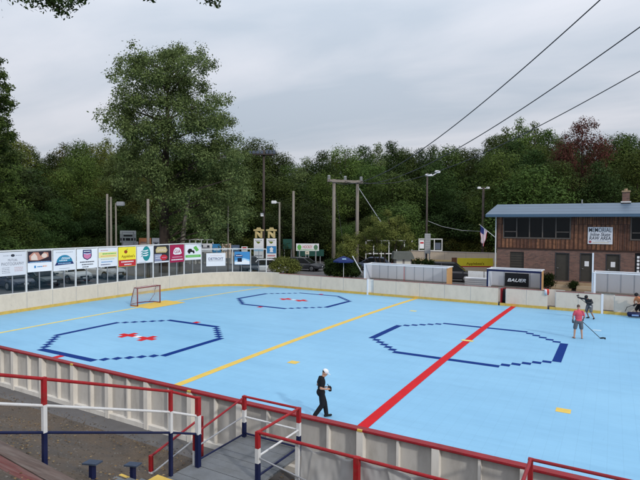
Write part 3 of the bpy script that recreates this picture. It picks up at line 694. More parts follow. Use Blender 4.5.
for k in range(41):
    b.tube([netpt(k/40, v) for v in np.linspace(0, 1, 5)], .010, 3, False)
for k in range(1, 13):
    b.tube([netpt(u, k/13) for u in np.linspace(0, 1, 25)], .010, 3, False)
for k in range(1, 5): b.tube([Vector((-.11*k, y*(1-.02*k), 1.3)) for y in np.linspace(-g0, g0, 5)], .010, 3, False)
b.build('net', NETM, t)

# ---------------------------------------------------------------- players shelters behind the far boards
def shelter(x0, x1, zt_, label, back, flip=False, post_z=None):
    t = thing('players_shelter', label, 'shelter', (x0, YF+.12, 1.0), 0, 'players shelters behind the far boards'); L = x1-x0; H = zt_-1.0; dp = 1.5
    MB().add([(.05, dp-.03, -.8), (L-.05, dp-.03, -.8), (L-.05, dp-.03, H-.04), (.05, dp-.03, H-.04)], [(0, 1, 2, 3)]).build('back_panel', back, t)
    b = MB(); n = max(3, int(L/.8))
    for k in range(1, n): b.box((k*L/n-.012, dp-.055, .0), (k*L/n+.012, dp-.041, H-.05))
    b.build('back_seam', SEAM, t)
    MB().box((0, .02, -.1), (.05, dp, H-.04)).build('side_panel', SHIELD if back is SHIELD else WHITE, t)
    MB().box((L-.05, .02, -.1), (L, dp, H-.04)).build('side_panel', PLY, t)
    MB().box((-.06, -.05, H-.03), (L+.06, .14, H+.04)).build('top_rail', WHITE2, t); MB().box((-.06, dp-.06, H-.03), (L+.06, dp+.06, H+.04)).build('top_rail', WHITE2, t)
    for x in (0, L-.05): MB().box((x-.002, .141, H-.035), (x+.052, dp-.061, H+.035)).build('end_rail', WHITE2, t)
    MB().box((.1, dp-.5, .3), (L-.1, dp-.1, .36)).build('bench', WOODP, t)
    MB().box((-.04, -.04, -.2), (.09, .03, H-.032)).build('front_post', WHITE2, t)
    return t, L, H, dp
W = ony(365, 264, 25.3)[0], ony(447.5, 268, 25.3)[0]
t, L, H, dp = shelter(W[0], W[1], 2.66, 'long grey paneled players shelter left of the black car', SHIELD)
MB().box((L*.5-.02, 0, .3), (L*.5+.02, .04, H-.05)).build('front_post', RED, t)
W = ony(488, 269, 25.3)[0], ony(541.5, 271, 25.3)[0]
t2, L, H, dp = shelter(W[0], W[1], 2.74, 'navy edged players shelter with a black banner inside', SHIELD)
MB().box((-.07, -.075, H-.16), (L+.03, -.052, H-.005)).build('fascia', NAVY, t2)
MB().box((-.06, -.08, -.2), (.06, -.052, H-.165)).build('corner_post', NAVY, t2); MB().box((L-.06, -.08, -.2), (L+.03, -.052, H-.165)).build('corner_post', NAVY, t2)
x0 = ony(505, 280, 26.6)[0]; x1 = ony(529, 280, 26.6)[0]
bx = thing('sponsor_banner', 'black banner with slanted white word inside the navy edged shelter', 'banner', ((x0+x1)/2, YF+1.38, 1.25), 0)
MB().box((-(x1-x0)/2, -.012, 0), ((x1-x0)/2, .012, 1.15)).build('panel', BLACK, bx); text_part('BAUER', bx, 1.35, .26, -.0, .6, -.016, WH, shear=.3, bold=.012)
W = ony(594.5, 272.5, 25.3)[0], 15.0
t3, L, H, dp = shelter(W[0], W[1], 2.82, 'white framed players shelter at the right edge below the brick wall', SHIELD)
MB().box((-.16, .04, -.2), (-.06, .14, 3.2)).build('tall_post', WHITE2, t3)
# white slatted bin box between black car and the second shelter
xa, xb = ony(465, 280, 27.1)[0], ony(487, 280, 27.1)[0]
t = thing('storage_bench', 'low white slatted storage box between the shelters', 'storage box', (xa, 27.05, 1.0))
MB().box((0, 0, 0), (xb-xa, .6, .72)).build('box', WHITE, t); MB().box((-.04, -.04, .72), (xb-xa+.04, .64, .78)).build('lid', WHITE2, t)
b = MB()
for k in range(4): b.box((.02, -.012, .1+.16*k), (xb-xa-.02, -.002, .13+.16*k))
b.build('slat_gap', SEAM, t)
t = thing('picket_gate', 'plain white gate panels behind the storage box', 'gate', (ony(468, 275, 28.2)[0], 28.2, 1.0))
for k in range(2): MB().box((k*1.35, 0, 0), (k*1.35+1.27, .05, 1.25)).build('leaf', WHITE, t)

# ---------------------------------------------------------------- clubhouse
YB = 30.0
bd = thing('clubhouse', 'two storey clubhouse with brick below, cedar boards above and blue metal roof', 'building', (0, YB, 1.0))
BX0, BX1 = -2.31, 21.0; ZM = 4.21-1; ZE = 6.98-1
def wall_with_holes(x0, x1, z0, z1, holes, m, name, th=.25, b=None):
    xs = sorted({x0, x1}|{h[0] for h in holes}|{h[1] for h in holes}); zs = sorted({z0, z1}|{h[2] for h in holes}|{h[3] for h in holes}); b = b or MB()
    for i in range(len(xs)-1):
        for j in range(len(zs)-1):
            cx, cz = (xs[i]+xs[i+1])/2, (zs[j]+zs[j+1])/2
            if any(h[0] < cx < h[1] and h[2] < cz < h[3] for h in holes): continue
            b.box((xs[i], 0, zs[j]), (xs[i+1], th, zs[j+1]))
    return b.build(name, m, bd)
doors = [(2.22, 3.28, .68, 2.93), (4.02, 4.98, .70, 2.95), (5.8, 6.78, .72, 2.94), (7.72, 9.2, .7, 3.05), (-1.25, -.14, .9, 2.88)]
wins = [(-1.73, 3.25, 4.12, 5.72), (7.47, 12.4, 4.12, 5.72), (14, 19, 4.12, 5.72)]
wall_with_holes(BX0, BX1, -.6, ZM, doors, BRICK, 'brick_wall')
cw = MB(); x = BX0+.05; cw.use(SIDING); cw.use(plain((.07, .03, .018), .8, .4))
while x < BX1:
    inw = [q for q in wins if q[0]-.12 < x < q[1]+.12]
    for za, zb_ in (((ZM+.02, ZE-.02),) if not inw else ((ZM+.02, 4.0), (5.84, ZE-.02))): cw.box((x-.022, -.022, za), (x+.022, -.0001, zb_))
    x += random.uniform(.27, .34)
cw.use(SIDING)
wall_with_holes(BX0-.04, BX1, ZM, ZE, wins, None, 'cedar_wall', .22, cw).location.y = -.04
MB().box((BX0, .26, -.6), (BX0+.25, 8, ZE)).build('side_wall', BRICK, bd); MB().box((BX1-.25, .26, -.6), (BX1, 8, ZE)).build('side_wall', BRICK, bd); MB().box((BX0, 8, -.6), (BX1, 8.25, ZE)).build('rear_wall', BRICK, bd)
MB().box((BX0+.3, .3, ZM-.1), (BX1-.3, 7.9, ZM)).build('upper_floor', DARK, bd)
MB().box((BX0-.05, -.075, ZM-.07), (BX1, -.001, ZM+.02)).build('band_board', plain((.05, .027, .02), .8), bd)
for (x0, x1, z0, z1) in wins:
    wf = MB()
    for a, c in (((x0-.09, -.09, z0-.1), (x1+.09, .05, z0)), ((x0-.09, -.09, z1), (x1+.09, .05, z1+.1)), ((x0-.09, -.09, z0), (x0, .05, z1)), ((x1, -.09, z0), (x1+.09, .05, z1))): wf.box(a, c)
    n = 5; pw = (x1-x0)/n
    for k in range(1, n): wf.box((x0+k*pw-.045, -.08, z0), (x0+k*pw+.045, .04, z1))
    for k in (0, n-1): wf.box((x0+k*pw+.045, -.07, z0+.42), (x0+(k+1)*pw-.045, .03, z0+.5))
    f = wf.build('window', TRIMM, bd); MB().box((x0, .0, z0), (x1, .012, z1)).build('pane', DKGLASS, f)
for i, (x0, x1, z0, z1) in enumerate(doors):
    if i == 4:
        d = MB().box((x0, .08, z0), (x1, .14, z1)).build('shutter', DOORM, bd)
        b = MB()
        for k in range(9): b.box((x0+.04, .07, z0+.1+.21*k), (x1-.04, .079, z0+.12+.21*k))
        b.build('slat', BLACK, d); continue
    if i == 3:
        d = MB().box((x0, .1, z0), (x1, .14, z1)).build('dark_opening', BLACK, bd)
        b = MB()
        for k in range(5): b.box((x0+.14, .08, z1-.4-.27*k), (x0+.3, .099, z1-.22-.27*k))
        b.build('notice', WH, d); continue
    d = MB().box((x0+.07, .08, z0), (x1-.07, .13, z1-.07)).build('door', DOORM, bd)
    b = MB(); b.box((x0, -.015, z0), (x0+.068, .14, z1)).box((x1-.068, -.015, z0), (x1, .14, z1)).box((x0+.07, -.015, z1-.068), (x1-.07, .14, z1)); b.build('door_frame', DARK, d)
    MB().tube([(x0+.16, .07, z0+1.0), (x0+.16, .02, z0+1.0), (x0+.26, .02, z0+1.0)], .018).build('handle', GREYM, d)
    if i: MB().box(((x0+x1)/2-.15, .06, z0+1.2), ((x0+x1)/2+.15, .079, z0+1.6)).build('paper_notice', WHITE2, d)
# roof
rb_ = MB(); ex0 = -3.1; RX1 = 21.8; ze = 6.93-1; ry, rz2 = 4.0, 7.93-1
rb_.hexa([(ex0, -.95, ze), (RX1, -.95, ze), (RX1, ry, rz2-.02), (ex0, ry, rz2-.02)], [(ex0, -.95, ze+.09), (RX1, -.95, ze+.09), (RX1, ry, rz2+.09), (ex0, ry, rz2+.09)])
rb_.hexa([(ex0, ry+.001, rz2-.02), (RX1, ry+.001, rz2-.02), (RX1, 9.2, ze), (ex0, 9.2, ze)], [(ex0, ry+.001, rz2+.09), (RX1, ry+.001, rz2+.09), (RX1, 9.2, ze+.09), (ex0, 9.2, ze+.09)])
rf = rb_.build('roof', ROOFM, bd)
MB().box((ex0, -.98, ze-.14), (RX1, -.955, ze+.08)).build('eave_fascia', plain((.07, .12, .18)), rf)
MB().box((ex0+.1, -.93, ze-.06), (RX1, -.05, ze-.03)).build('soffit', plain((.06, .045, .04)), rf)
c = MB().box((6.85, 3.6, rz2-.5), (7.38, 4.15, rz2+.95)).build('chimney', BRICK, bd); MB().box((6.8, 3.55, rz2+.95), (7.43, 4.2, rz2+1.08)).build('chimney_cap', BRICKTAN, c); MB().box((6.75, 3.5, rz2+.08), (7.48, 4.25, rz2+.2)).build('flashing', WHITE, c); MB().tube([(7.1, 3.9, rz2+1.08), (7.1, 3.9, rz2+1.25)], .12).build('flue', BRICKTAN, c)
MB().tube([(3.9, 3.8, rz2), (3.9, 3.8, rz2+.4)], .05).build('roof_vent', GREYM, bd)
MB().box((BX0-.13, -.16, -.4), (BX0-.05, -.08, ze-.1)).build('downspout', WHITE, bd)
# sign on the facade
sx0, sx1 = 4.54, 6.23; sw = sx1-sx0; sh_ = 1.32
sg = thing('facade_sign', 'white lettered sign on the cedar wall of the clubhouse', 'sign', ((sx0+sx1)/2, YB-.09, 4.68))
MB().box((-sw/2, -.015, 0), (sw/2, .02, sh_)).build('panel', PAPER, sg)
text_part('MEMORIAL', sg, sw*.9, .34, 0, 1.1, -.02, INK, bold=.003); text_part('Inline Skate', sg, sw*.82, .27, 0, .76, -.02, INK, shear=.3, bold=.01); text_part('RAW AREA', sg, sw*.86, .27, 0, .46, -.02, INK, bold=.012, shear=.15)
poly(sg, plain((.35, .08, .1)), ellp(-sw*.4, .17, .1, .1), -.018); bars(sg, GREYINK, [(-.3, .3, .24, .03), (.5, .75, .2, .04)], -.018); blk(sg, plain((.6, .55, .47)), -sw*.3, sw*.35, .08, .16)
# steps
for i, (x0, x1, lab) in enumerate(((1.9, 3.5, 'tan steps below the left plain brown door'), (3.85, 5.15, 'tan steps below the brown door with the left paper notice'))):
    t = thing('door_steps', lab, 'steps', (x0, YB, 1.0), 0, 'steps at the clubhouse doors'); L = x1-x0
    for k in range(3):
        MB().box((0, -.35*(k+1), -.3), (L, -.35*k-.002, .6-.22*k)).build('tread', BRICKTAN if k != 1 else plain((.42, .34, .24), .8), t)
# flag
fp = thing('wall_flag', 'american flag hanging from a slanted pole on the clubhouse corner', 'flag', (BX0, YB-.1, 0))
p0 = ony(496, 238, YB-.1); p1 = ony(479.5, 224.5, YB-.1)
o_ = Vector((BX0, YB-.1, 0)); q0, q1 = Vector(p0)-o_, Vector(p1)-o_
MB().tube([q0, q1], .025).build('pole', WHITE, fp); MB().ell(q1, (.05, .05, .05)).build('finial', GOLD, fp, smooth=True)
b = MB(); FR, FW_, FB_ = plain((.5, .03, .05), .8), plain((.7, .7, .72), .8), plain((.03, .04, .16), .8)
b.use(FW_); b.use(FR); b.use(FB_)
NU, NV = 26, 20
top = [q1.lerp(q0, .04+.46*u/NV) for u in range(NV+1)]
for j in range(NU+1):
    for i in range(NV+1):
        f = j/NU; p = top[i]; tgt = Vector((q1.x+.06+.30*(i/NV), 0, q1.z-1.35*1.0))
        x = p.x*(1-f)+(q1.x+.12+.26*i/NV)*f+.03*math.sin(f*9+i*.5); z = p.z-f*(1.42-.1*i/NV)+.02*math.sin(i*.9); y = .07*math.sin(i*1.1+f*3)*f
        b.v.append((x, y, z))
for j in range(NU):
    for i in range(NV):
        s_ = int(i/NV*13) % 2; m_ = 1 if s_ == 0 else 0
        if i > NV*.46 and False: m_ = 2
        if j < NU*.42 and i < NV*.54: m_ = 2
        b.f.append([j*(NV+1)+i, j*(NV+1)+i+1, (j+1)*(NV+1)+i+1, (j+1)*(NV+1)+i]); b.m.append(m_)
o = b.build('cloth', None, fp, smooth=True); md = o.modifiers.new('s', 'SOLIDIFY'); md.thickness = .008

# ---------------------------------------------------------------- decks, rails, bleachers on the near side
def tri_post(b, x, y, z0, z1, w=.09):
    """red over white over navy painted post"""
    h = z1-z0; a = z0+h*.36; c = z0+h*.66
    b.use(NAVY).box((x-w/2, y-w/2, z0), (x+w/2, y+w/2, a)); b.use(WHITE).box((x-w/2, y-w/2, a), (x+w/2, y+w/2, c)); b.use(RED).box((x-w/2, y-w/2, c), (x+w/2, y+w/2, z1)); return b
DZ = .45; DY = -6.23; PX1, PX2 = -2.13, -.42
dk = thing('viewing_deck', 'grey plank deck against the near boards left of the tarp', 'deck', (0, 0, 0))
b = MB()
y = -4.42
while y > -7.5:
    b.box((PX1-.1, y-.235, DZ-.05), (PX2+.12, y, DZ+random.uniform(-.004, .004))); y -= .245
b.build('planking', DECK, dk)
b = MB()
for x in (PX1, PX2):
    for y in (-4.5, -6.2, -7.4): b.box((x-.05, y-.05, -1), (x+.05, y+.05, DZ-.052))
b.box((PX1-.06, -7.55, DZ-.2), (PX2+.08, -7.51, DZ-.052)); b.build('frame', WOODP, dk)
b = MB(); zz = DZ-.02
for k in range(3):
    b.box((PX1-.35, -7.95-.32*k, zz+.16*(k+1)-.05), (PX2+.12, -7.63-.32*k-.01, zz+.16*(k+1)))
st = b.build('step', DECK, dk)
rl = thing('guard_rail', 'red white and navy pipe rail along the far and right edge of the grey deck', 'railing')
pts = [(PX1, -4.55), (PX2, -4.55), (PX2, DY)]
for (x, y) in pts: tri_post(MB(), x, y, DZ, 1.55).build('post', None, rl)
for zc, m, n, r in ((1.53, RED, 'top_rail', .032), (.99, WHITE, 'mid_rail', .024), (.55, NAVY, 'low_rail', .026)):
    for i in range(2): MB().tube([(*pts[i], zc), (*pts[i+1], zc)], r).build(n, m, rl)
ls = thing('guard_rail', 'thin pipe rail along the left edge of the grey deck, sloping down from the boards', 'railing')
for z0, z1, m, n, r in ((1.5, 1.18, REDCAP, 'top_rail', .026), (1.0, .85, GREYM, 'mid_rail', .02), (.53, .52, NAVY, 'low_rail', .022)): MB().tube([(PX1, -4.63, z0), (PX1, -6.4, z1)], r).build(n, m, ls)
b = MB(); b.use(WHITE).box((PX1-.03, -6.43, -.2), (PX1+.03, -6.37, .8)); b.use(RED).box((PX1-.03, -6.43, .8), (PX1+.03, -6.37, 1.2)); b.build('post', None, ls)
hr = thing('handrail', 'short red handrail running down to the dirt bank left of the deck', 'railing')
A0, A1 = (-3.33, -4.86, .85), (-3.33, -6.63, .47)
MB().tube([A0, A1], .03).build('top_rail', REDCAP, hr); MB().tube([(A0[0], A0[1], .4), (A1[0], A1[1], .02)], .022).build('mid_rail', GREYM, hr)
b = MB(); b.use(WHITE).box((-3.37, -6.67, -.1), (-3.29, -6.59, .1)); b.use(RED).box((-3.37, -6.67, .1), (-3.29, -6.59, .49)); b.build('post', None, hr)
MB().box((-3.36, -4.9, -.4), (-3.3, -4.84, .87)).build('post', REDCAP, hr)
# front rail with hanging tarp
fr = thing('guard_rail', 'long red pipe rail right of the grey deck with tarp hung behind it', 'railing')
MB().tube([(PX2, DY, 1.53), (4.94, DY, 1.53)], .035).build('top_rail', RED, fr)
MB().tube([(PX2, DY, .97), (1.0, DY, .75)], .018).build('mid_rail', GREYM, fr)
for x in (1.99, 4.94): MB().box((x-.055, DY-.055, -.3), (x+.055, DY+.055, 1.55)).build('post', RED, fr)
MB().box((.52, DY+.05, -.3), (.6, DY+.13, 1.5)).build('post', WHITE, fr)
b = MB(); NU, NV = 260, 26
for j in range(NV+1):
    for i in range(NU+1):
        u = i/NU; v = j/NV; x = .64+u*4.2
        tie = abs(math.sin(PI*(x-.64)/.68)); sag = .10*tie*(1-v)
        q_ = x+.25*v*math.sin(x*1.7); fold = .055*(abs(math.sin(q_*5.3+1.3*math.sin(q_*1.9)))**.6-.5)+.035*math.sin(q_*13+2.2*math.sin(v*2.5+x))*(.25+v)+.05*mnoise.noise((q_*2.6+v*1.6, v*1.9, 1))+.02*mnoise.noise((q_*9, v*5, 4))
        b.v.append((x+.05*v*math.sin(x*5), DY+.09+fold, 1.49-sag-v*1.35))
for j in range(NV):
    for i in range(NU): b.f.append([j*(NU+1)+i, j*(NU+1)+i+1, (j+1)*(NU+1)+i+1, (j+1)*(NU+1)+i]); b.m.append(0)
o = b.build('tarp', TARP, None, smooth=True); md = o.modifiers.new('s', 'SOLIDIFY'); md.thickness = .006
tag(o, 'wrinkled grey tarp hanging along the red pipe rail', 'tarp')
# second deck rail at the right
rr = thing('guard_rail', 'dark red deck rail at the bottom right corner above the near boards', 'railing')
pts = [(8.6, -4.55), (4.94, -4.55), (4.94, DY)]
for i in range(2):
    MB().tube([(*pts[i], 1.53), (*pts[i+1], 1.53)], .035).build('top_rail', REDCAP, rr); MB().tube([(*pts[i], .97), (*pts[i+1], .97)], .022).build('mid_rail', GREYM, rr)
for (x, y) in pts[:2]: tri_post(MB(), x, y, -.4, 1.55).build('post', None, rr)
d2_ = thing('viewing_deck', 'grey plank deck inside the dark red rail at the bottom right', 'deck')
b = MB(); y = -4.42
while y > -7.3: b.box((4.98, y-.235, DZ-.05), (8.7, y, DZ)); y -= .245
b.build('planking', DECK, d2_)
# aisle rail coming down the stand
ar = thing('guard_rail', 'red white and navy three pipe rail stepping down the dirt bank to the deck', 'railing')
AP = [(-2.45, -12.75, 4.37, 3.40, 3.0), (-2.33, -9.88, 3.37, 2.42, 1.98), (-2.22, -7.05, 2.36, 1.43, .45), (-2.0, -6.42, 2.06, 1.22, .42)]
for i, (x, y, zr, zbl, z0) in enumerate(AP):
    zw = (zr+zbl)/2; w_ = .07 if i < 3 else .1; b = MB()
    b.use(NAVY).box((x-w_/2, y-w_/2, z0-.5 if i < 2 else z0), (x+w_/2, y+w_/2, zbl)); b.use(WHITE).box((x-w_/2, y-w_/2, zbl), (x+w_/2, y+w_/2, zw+.02)); b.use(RED).box((x-w_/2, y-w_/2, zw+.02), (x+w_/2, y+w_/2, zr+.03)); b.build('post', None, ar)
MB().tube([(a[0], a[1], a[2]) for a in AP], .030).build('top_rail', RED, ar)
MB().tube([(a[0], a[1], (a[2]+a[3])/2) for a in AP], .026).build('mid_rail', WHITE, ar)
MB().tube([(a[0], a[1], a[3]) for a in AP[1:]], .026).build('low_rail', NAVY, ar)
MB().tube([(-2.38, -11.3, AP[1][3]+.49), (AP[1][0], AP[1][1], AP[1][3])], .026).build('low_rail', NAVY, ar)
# bleachers
bz = 2.0
e0, e1 = onz(-60, 408, bz), onz(72, 478, bz)
d = (e1-e0)[:2]; L = np.linalg.norm(d); d /= L; nrm = np.array([d[1], -d[0]])  # toward the camera
bl_ = thing('bleachers', 'weathered brown and red plank bleachers at the bottom left corner', 'bleachers')
off = 0
for k in range(9):
    wdt = (.27, .22, .28, .25, .3, .24, .28, .27, .3)[k]; m = (PLANKB, PLANKR, PLANKB, PLANKB, PLANKR, PLANKB, PLANKB, PLANKR, PLANKB)[k]
    p = e0[:2]-d*3+nrm*off; q = e1[:2]+d*.9+nrm*off; z = bz+(.0 if k < 2 else (.02 if k < 4 else .42))
    P = lambda a, o, zz: (a[0]+nrm[0]*o, a[1]+nrm[1]*o, zz)
    MB().hexa([P(p, 0, z-.05), P(q, 0, z-.05), P(q, wdt, z-.05), P(p, wdt, z-.05)], [P(p, 0, z), P(q, 0, z), P(q, wdt, z), P(p, wdt, z)]).build('plank', m, bl_)
    off += wdt+.025
b = MB()
for s in np.linspace(.5, L+2.6, 4):
    p = e0[:2]-d*2.4+d*s
    for o in (.2, 1.2): b.box((p[0]+nrm[0]*o-.05, p[1]+nrm[1]*o-.05, -.2), (p[0]+nrm[0]*o+.05, p[1]+nrm[1]*o+.05, bz-.06))
b.build('support', NAVY, bl_)
# seat brackets left standing in the dirt, and yellow step edges
for i, (px, lab) in enumerate(((92.5, 'navy seat bracket in the dirt bank nearer the bleachers'), (133, 'navy seat bracket in the dirt bank nearer the yellow step edges'))):
    ip = None
    for s in np.linspace(4, 20, 800):
        w_ = CAM+ray(px, 480)*s
        if w_[2] < gz(w_[0], w_[1]): ip = w_; break
    t = thing('seat_bracket', lab, 'bracket', (ip[0], ip[1], ip[2]-.02), R(8), 'navy seat brackets')
    MB().box((-.04, -.05, -.1), (.04, .05, .34)).build('stem', NAVY, t)
    MB().hexa([(-.17, -.09, .32), (.17, -.09, .36), (.17, .09, .36), (-.17, .09, .32)], [(-.17, -.09, .35), (.17, -.09, .39), (.17, .09, .39), (-.17, .09, .35)]).build('plate', mat('bracket_%d' % i, (.05, .07, .11), .6), t)
for i, (px, py, zz, lab) in enumerate(((127, 479, .62, 'yellow painted step edge at the bottom of the frame left of the red post'), (164, 480, .62, 'yellow painted step edge at the bottom of the frame under the navy rail post'))):
    w_ = onz(px, py, zz)
    t = thing('step_block', lab, 'step', (w_[0], w_[1], zz), 0, 'yellow edged steps')
    MB().box((-.3, -.5, -.05), (.26, .1, 0)).build('yellow_tread', LY, t); MB().box((-.27, -.47, -.8), (.23, .07, -.052)).build('riser', WOODP, t)
# leaf litter and debris
b = MB(); LM = [plain((.19, .12, .05), .8, .3), plain((.25, .18, .09), .8, .3), plain((.12, .07, .03), .8, .3)]
for m in LM: b.use(m)
n = 0
while n < 1700:
    x = random.uniform(-24, 3); y = random.uniform(-12, -4.3)
    if mnoise.noise((x*.5, y*.9, 5)) < random.uniform(-.25, .45): continue
    n += 1; z = gz(x, y)+.04+random.random()*.015; s = random.uniform(.02, .048); a = random.uniform(0, 6.3); b.use(random.choice(LM))
    c, si = math.cos(a)*s, math.sin(a)*s; b.add([(x+c, y+si, z), (x-si*.6, y+c*.6, z+.012), (x-c, y-si, z), (x+si*.6, y-c*.6, z+.01)], [(0, 1, 2, 3)])
tag(b.build('leaf_litter'), kind='stuff')
b = MB(); GM = [plain((.14, .13, .12), .9, .3), plain((.07, .06, .05), .9, .3), plain((.11, .09, .07), .9, .3)]
for m in GM: b.use(m)
for n in range(5200):
    x = random.uniform(-16, 1); y = -4.6-7.2*random.random()**1.3; s = random.uniform(.012, .04); z = gz(x, y)+.05*mnoise.noise((x*.5, y*.5, 0))*(y < -6); b.use(random.choice(GM)); a = random.uniform(0, 6.3); c, si = math.cos(a)*s, math.sin(a)*s; h = s*random.uniform(.5, .9)
    b.add([(x+c, y+si, z), (x-si*.8, y+c*.8, z), (x-c, y-si, z), (x+si*.8, y-c*.8, z), (x+.2*c, y+.2*si, z+h)], [(0, 1, 4), (1, 2, 4), (2, 3, 4), (3, 0, 4)])
tag(b.build('gravel'), kind='stuff')

# ---------------------------------------------------------------- people
def capsule(b, p, q, r0, r1, n=10):
    p, q = Vector(p), Vector(q); b.tube([p, q], [r0, r1], n); b.ell(p, (r0,)*3, n, 7); b.ell(q, (r1,)*3, n, 7)
def fuse(b, name, m, parent, vox=.012, smooth=3):
    me = b.mesh('tmp'); o = bpy.data.objects.new('tmp', me); COL.objects.link(o)
    md = o.modifiers.new('r', 'REMESH'); md.mode = 'VOXEL'; md.voxel_size = vox; md.use_smooth_shade = True
    ms = o.modifiers.new('s', 'SMOOTH'); ms.factor = .5; ms.iterations = smooth
    dg = bpy.context.evaluated_depsgraph_get(); me2 = bpy.data.meshes.new_from_object(o.evaluated_get(dg)); bpy.data.objects.remove(o)
    me2.materials.clear(); me2.materials.append(m); me2.polygons.foreach_set('use_smooth', [True]*len(me2.polygons)); me2.polygons.foreach_set('material_index', [0]*len(me2.polygons)); me2.name = name
    return link(name, me2, parent)
def hand(b, wr, dirv, curl, side):
    """palm and five fingers rooted in it; curl is the direction the fingers bend to"""
    wr = Vector(wr); d = Vector(dirv).normalized(); c = Vector(curl); c = (c-d*c.dot(d)).normalized(); s = d.cross(c).normalized()*side
    rot = Matrix((s, d, c)).transposed()
    b.ell(wr+d*.05, (.042, .055, .02), 10, 7, rot)
    for k, (o, l) in enumerate(((-.03, .062), (-.01, .075), (.012, .072), (.032, .056))):
        a = wr+d*.085+s*o; m_ = a+d*l*.45+c*l*.25; e_ = m_+c*l*.5+d*l*.12
        capsule(b, a, m_, .0105, .0095, 6); capsule(b, m_, e_, .0095, .008, 6)
    a = wr+d*.035-s*.036; m_ = a+d*.03-s*.022+c*.015; e_ = m_+d*.028+c*.022; capsule(b, a, m_, .013, .011, 6); capsule(b, m_, e_, .011, .009, 6)
def person(J, label, loc, rz, skin, parts, scale=1, cap=None, hair=None, hairlen=0, group=None):
    """J: joints in the person's own frame, facing +Y. parts: garment specs"""
    t = thing('person', label, 'person', loc, rz, group); t.scale = (scale,)*3
    J = {k: Vector(v) for k, v in J.items()}; b = MB()
    pel, che, nk, hd = J['pelvis'], J['chest'], J['neck'], J['head']
    fwd = J.get('face', Vector((0, 1, 0))).normalized(); up = (hd-nk).normalized(); sd = fwd.cross(up).normalized(); fwd = up.cross(sd).normalized()
    rot = Matrix((sd, fwd, up)).transposed()
    def torso(b, g=0):
        sh = (J['shoulder_l']-J['shoulder_r']); sw_ = sh.length/2; ax = sh.normalized(); sp_ = (che-pel).normalized(); fr_ = ax.cross(sp_).normalized(); rt = Matrix((ax, fr_, sp_)).transposed()
        b.ell(pel, (.155+g, .115+g, .12+g), 14, 9, rt); b.ell(pel.lerp(che, .5), (.152+g, .10+g, .18+g), 14, 9, rt); b.ell(che, (.178+g, .115+g, .19+g), 14, 9, rt)
        b.ell(che+sp_*.12, (sw_-.01+g*.5, .075+g, .075+g), 14, 9, rt)
    torso(b); capsule(b, che+(nk-che)*.7, hd-up*.07, .058, .052)
    b.ell(hd+up*.02, (.074, .095, .105), 16, 11, rot); b.ell(hd-up*.06+fwd*.02, (.056, .07, .06), 14, 9, rot)
    b.ell(hd+fwd*.095-up*.02, (.013, .02, .022), 8, 6, rot)
    for s in (-1, 1): b.ell(hd+sd*s*.076-up*.012-fwd*.01, (.01, .02, .03), 8, 6, rot)
    for s in 'lr':
        capsule(b, J['shoulder_'+s], J['elbow_'+s], .052, .041); capsule(b, J['elbow_'+s], J['wrist_'+s], .041, .027)
        capsule(b, J['hip_'+s], J['knee_'+s], .085, .056); capsule(b, J['knee_'+s]-Vector((0, .01, 0)), J['ankle_'+s], .057, .037)
        ft = J.get('foot_'+s, Vector((0, 1, 0))).normalized(); an = J['ankle_'+s]; capsule(b, an+Vector((0, 0, -.045))-ft*.03, an+Vector((0, 0, -.06))+ft*.14, .038, .028)
        fa = (J['wrist_'+s]-J['elbow_'+s]).normalized(); hand(b, J['wrist_'+s], J.get('hand_'+s, fa), J.get('curl_'+s, Vector((0, 1, 0))), 1 if s == 'l' else -1)
    fuse(b, 'body', skin, t, .008, 2)
    eb_ = MB()
    for s in (-1, 1): eb_.ell(hd+fwd*.087+sd*s*.032+up*.012, (.013, .008, .007), 8, 6, rot)
    eb_.build('eyes', BLACK, t); MB().ell(hd+fwd*.083-up*.065, (.024, .012, .006), 8, 6, rot).build('mouth', plain((.25, .07, .06)), t)
    for nm, m, kind, g in parts:
        q = MB()
        if kind in ('tee', 'long'):
            torso(q, g)
            for s in 'lr':
                a, e_ = J['shoulder_'+s], J['elbow_'+s]; capsule(q, a, a.lerp(e_, .66 if kind == 'tee' else 1), .054+g*.3, .055+g*.4)
                if kind == 'long': capsule(q, e_, e_.lerp(J['wrist_'+s], .95), .046+g, .036+g)
            capsule(q, che+(nk-che)*.55, che+(nk-che)*.8, .065+g, .06+g)
        if kind in ('trousers', 'shorts'):
            q.ell(pel-Vector((0, 0, .03)), (.168+g, .128+g, .13+g), 14, 9)
            for s in 'lr':
                h_, k_, a_ = J['hip_'+s], J['knee_'+s], J['ankle_'+s]
                if kind == 'shorts': capsule(q, h_, h_.lerp(k_, .88), .098+g, .088+g)
                else: capsule(q, h_, k_, .095+g, .068+g); capsule(q, k_, a_.lerp(k_, .06), .068+g, .056+g)
        if kind == 'shoes':
            for s in 'lr':
                q = MB(); ft = J.get('foot_'+s, Vector((0, 1, 0))).normalized(); an = J['ankle_'+s]; capsule(q, an+Vector((0, 0, -.04))-ft*.045, an+Vector((0, 0, -.055))+ft*.16, .048+g, .036+g); fuse(q, 'shoe', m, t, .012, 4)
            continue
        if kind == 'gloves':
            for s in 'lr':
                q = MB()
                fa = J.get('hand_'+s, (J['wrist_'+s]-J['elbow_'+s])).normalized(); capsule(q, J['wrist_'+s]-fa*.05, J['wrist_'+s]+fa*.1, .05+g, .06+g); fuse(q, 'glove', m, t, .012, 4)
            continue
        if kind == 'hair':
            q.ell(hd+up*.047-fwd*.02, (.08, .092, .086), 16, 10, rot)
            if g: capsule(q, hd-fwd*.07, hd-fwd*.1-up*.16, .05, .03)
        if kind == 'helmet': q.ell(hd+up*.035-fwd*.005, (.105, .128, .112), 16, 10, rot); 
        if kind == 'cap':
            q.ell(hd+up*.062-fwd*.006, (.09, .107, .085), 16, 10, rot); q.ell(hd+up*.05+fwd*.125, (.07, .075, .012), 12, 7, rot)
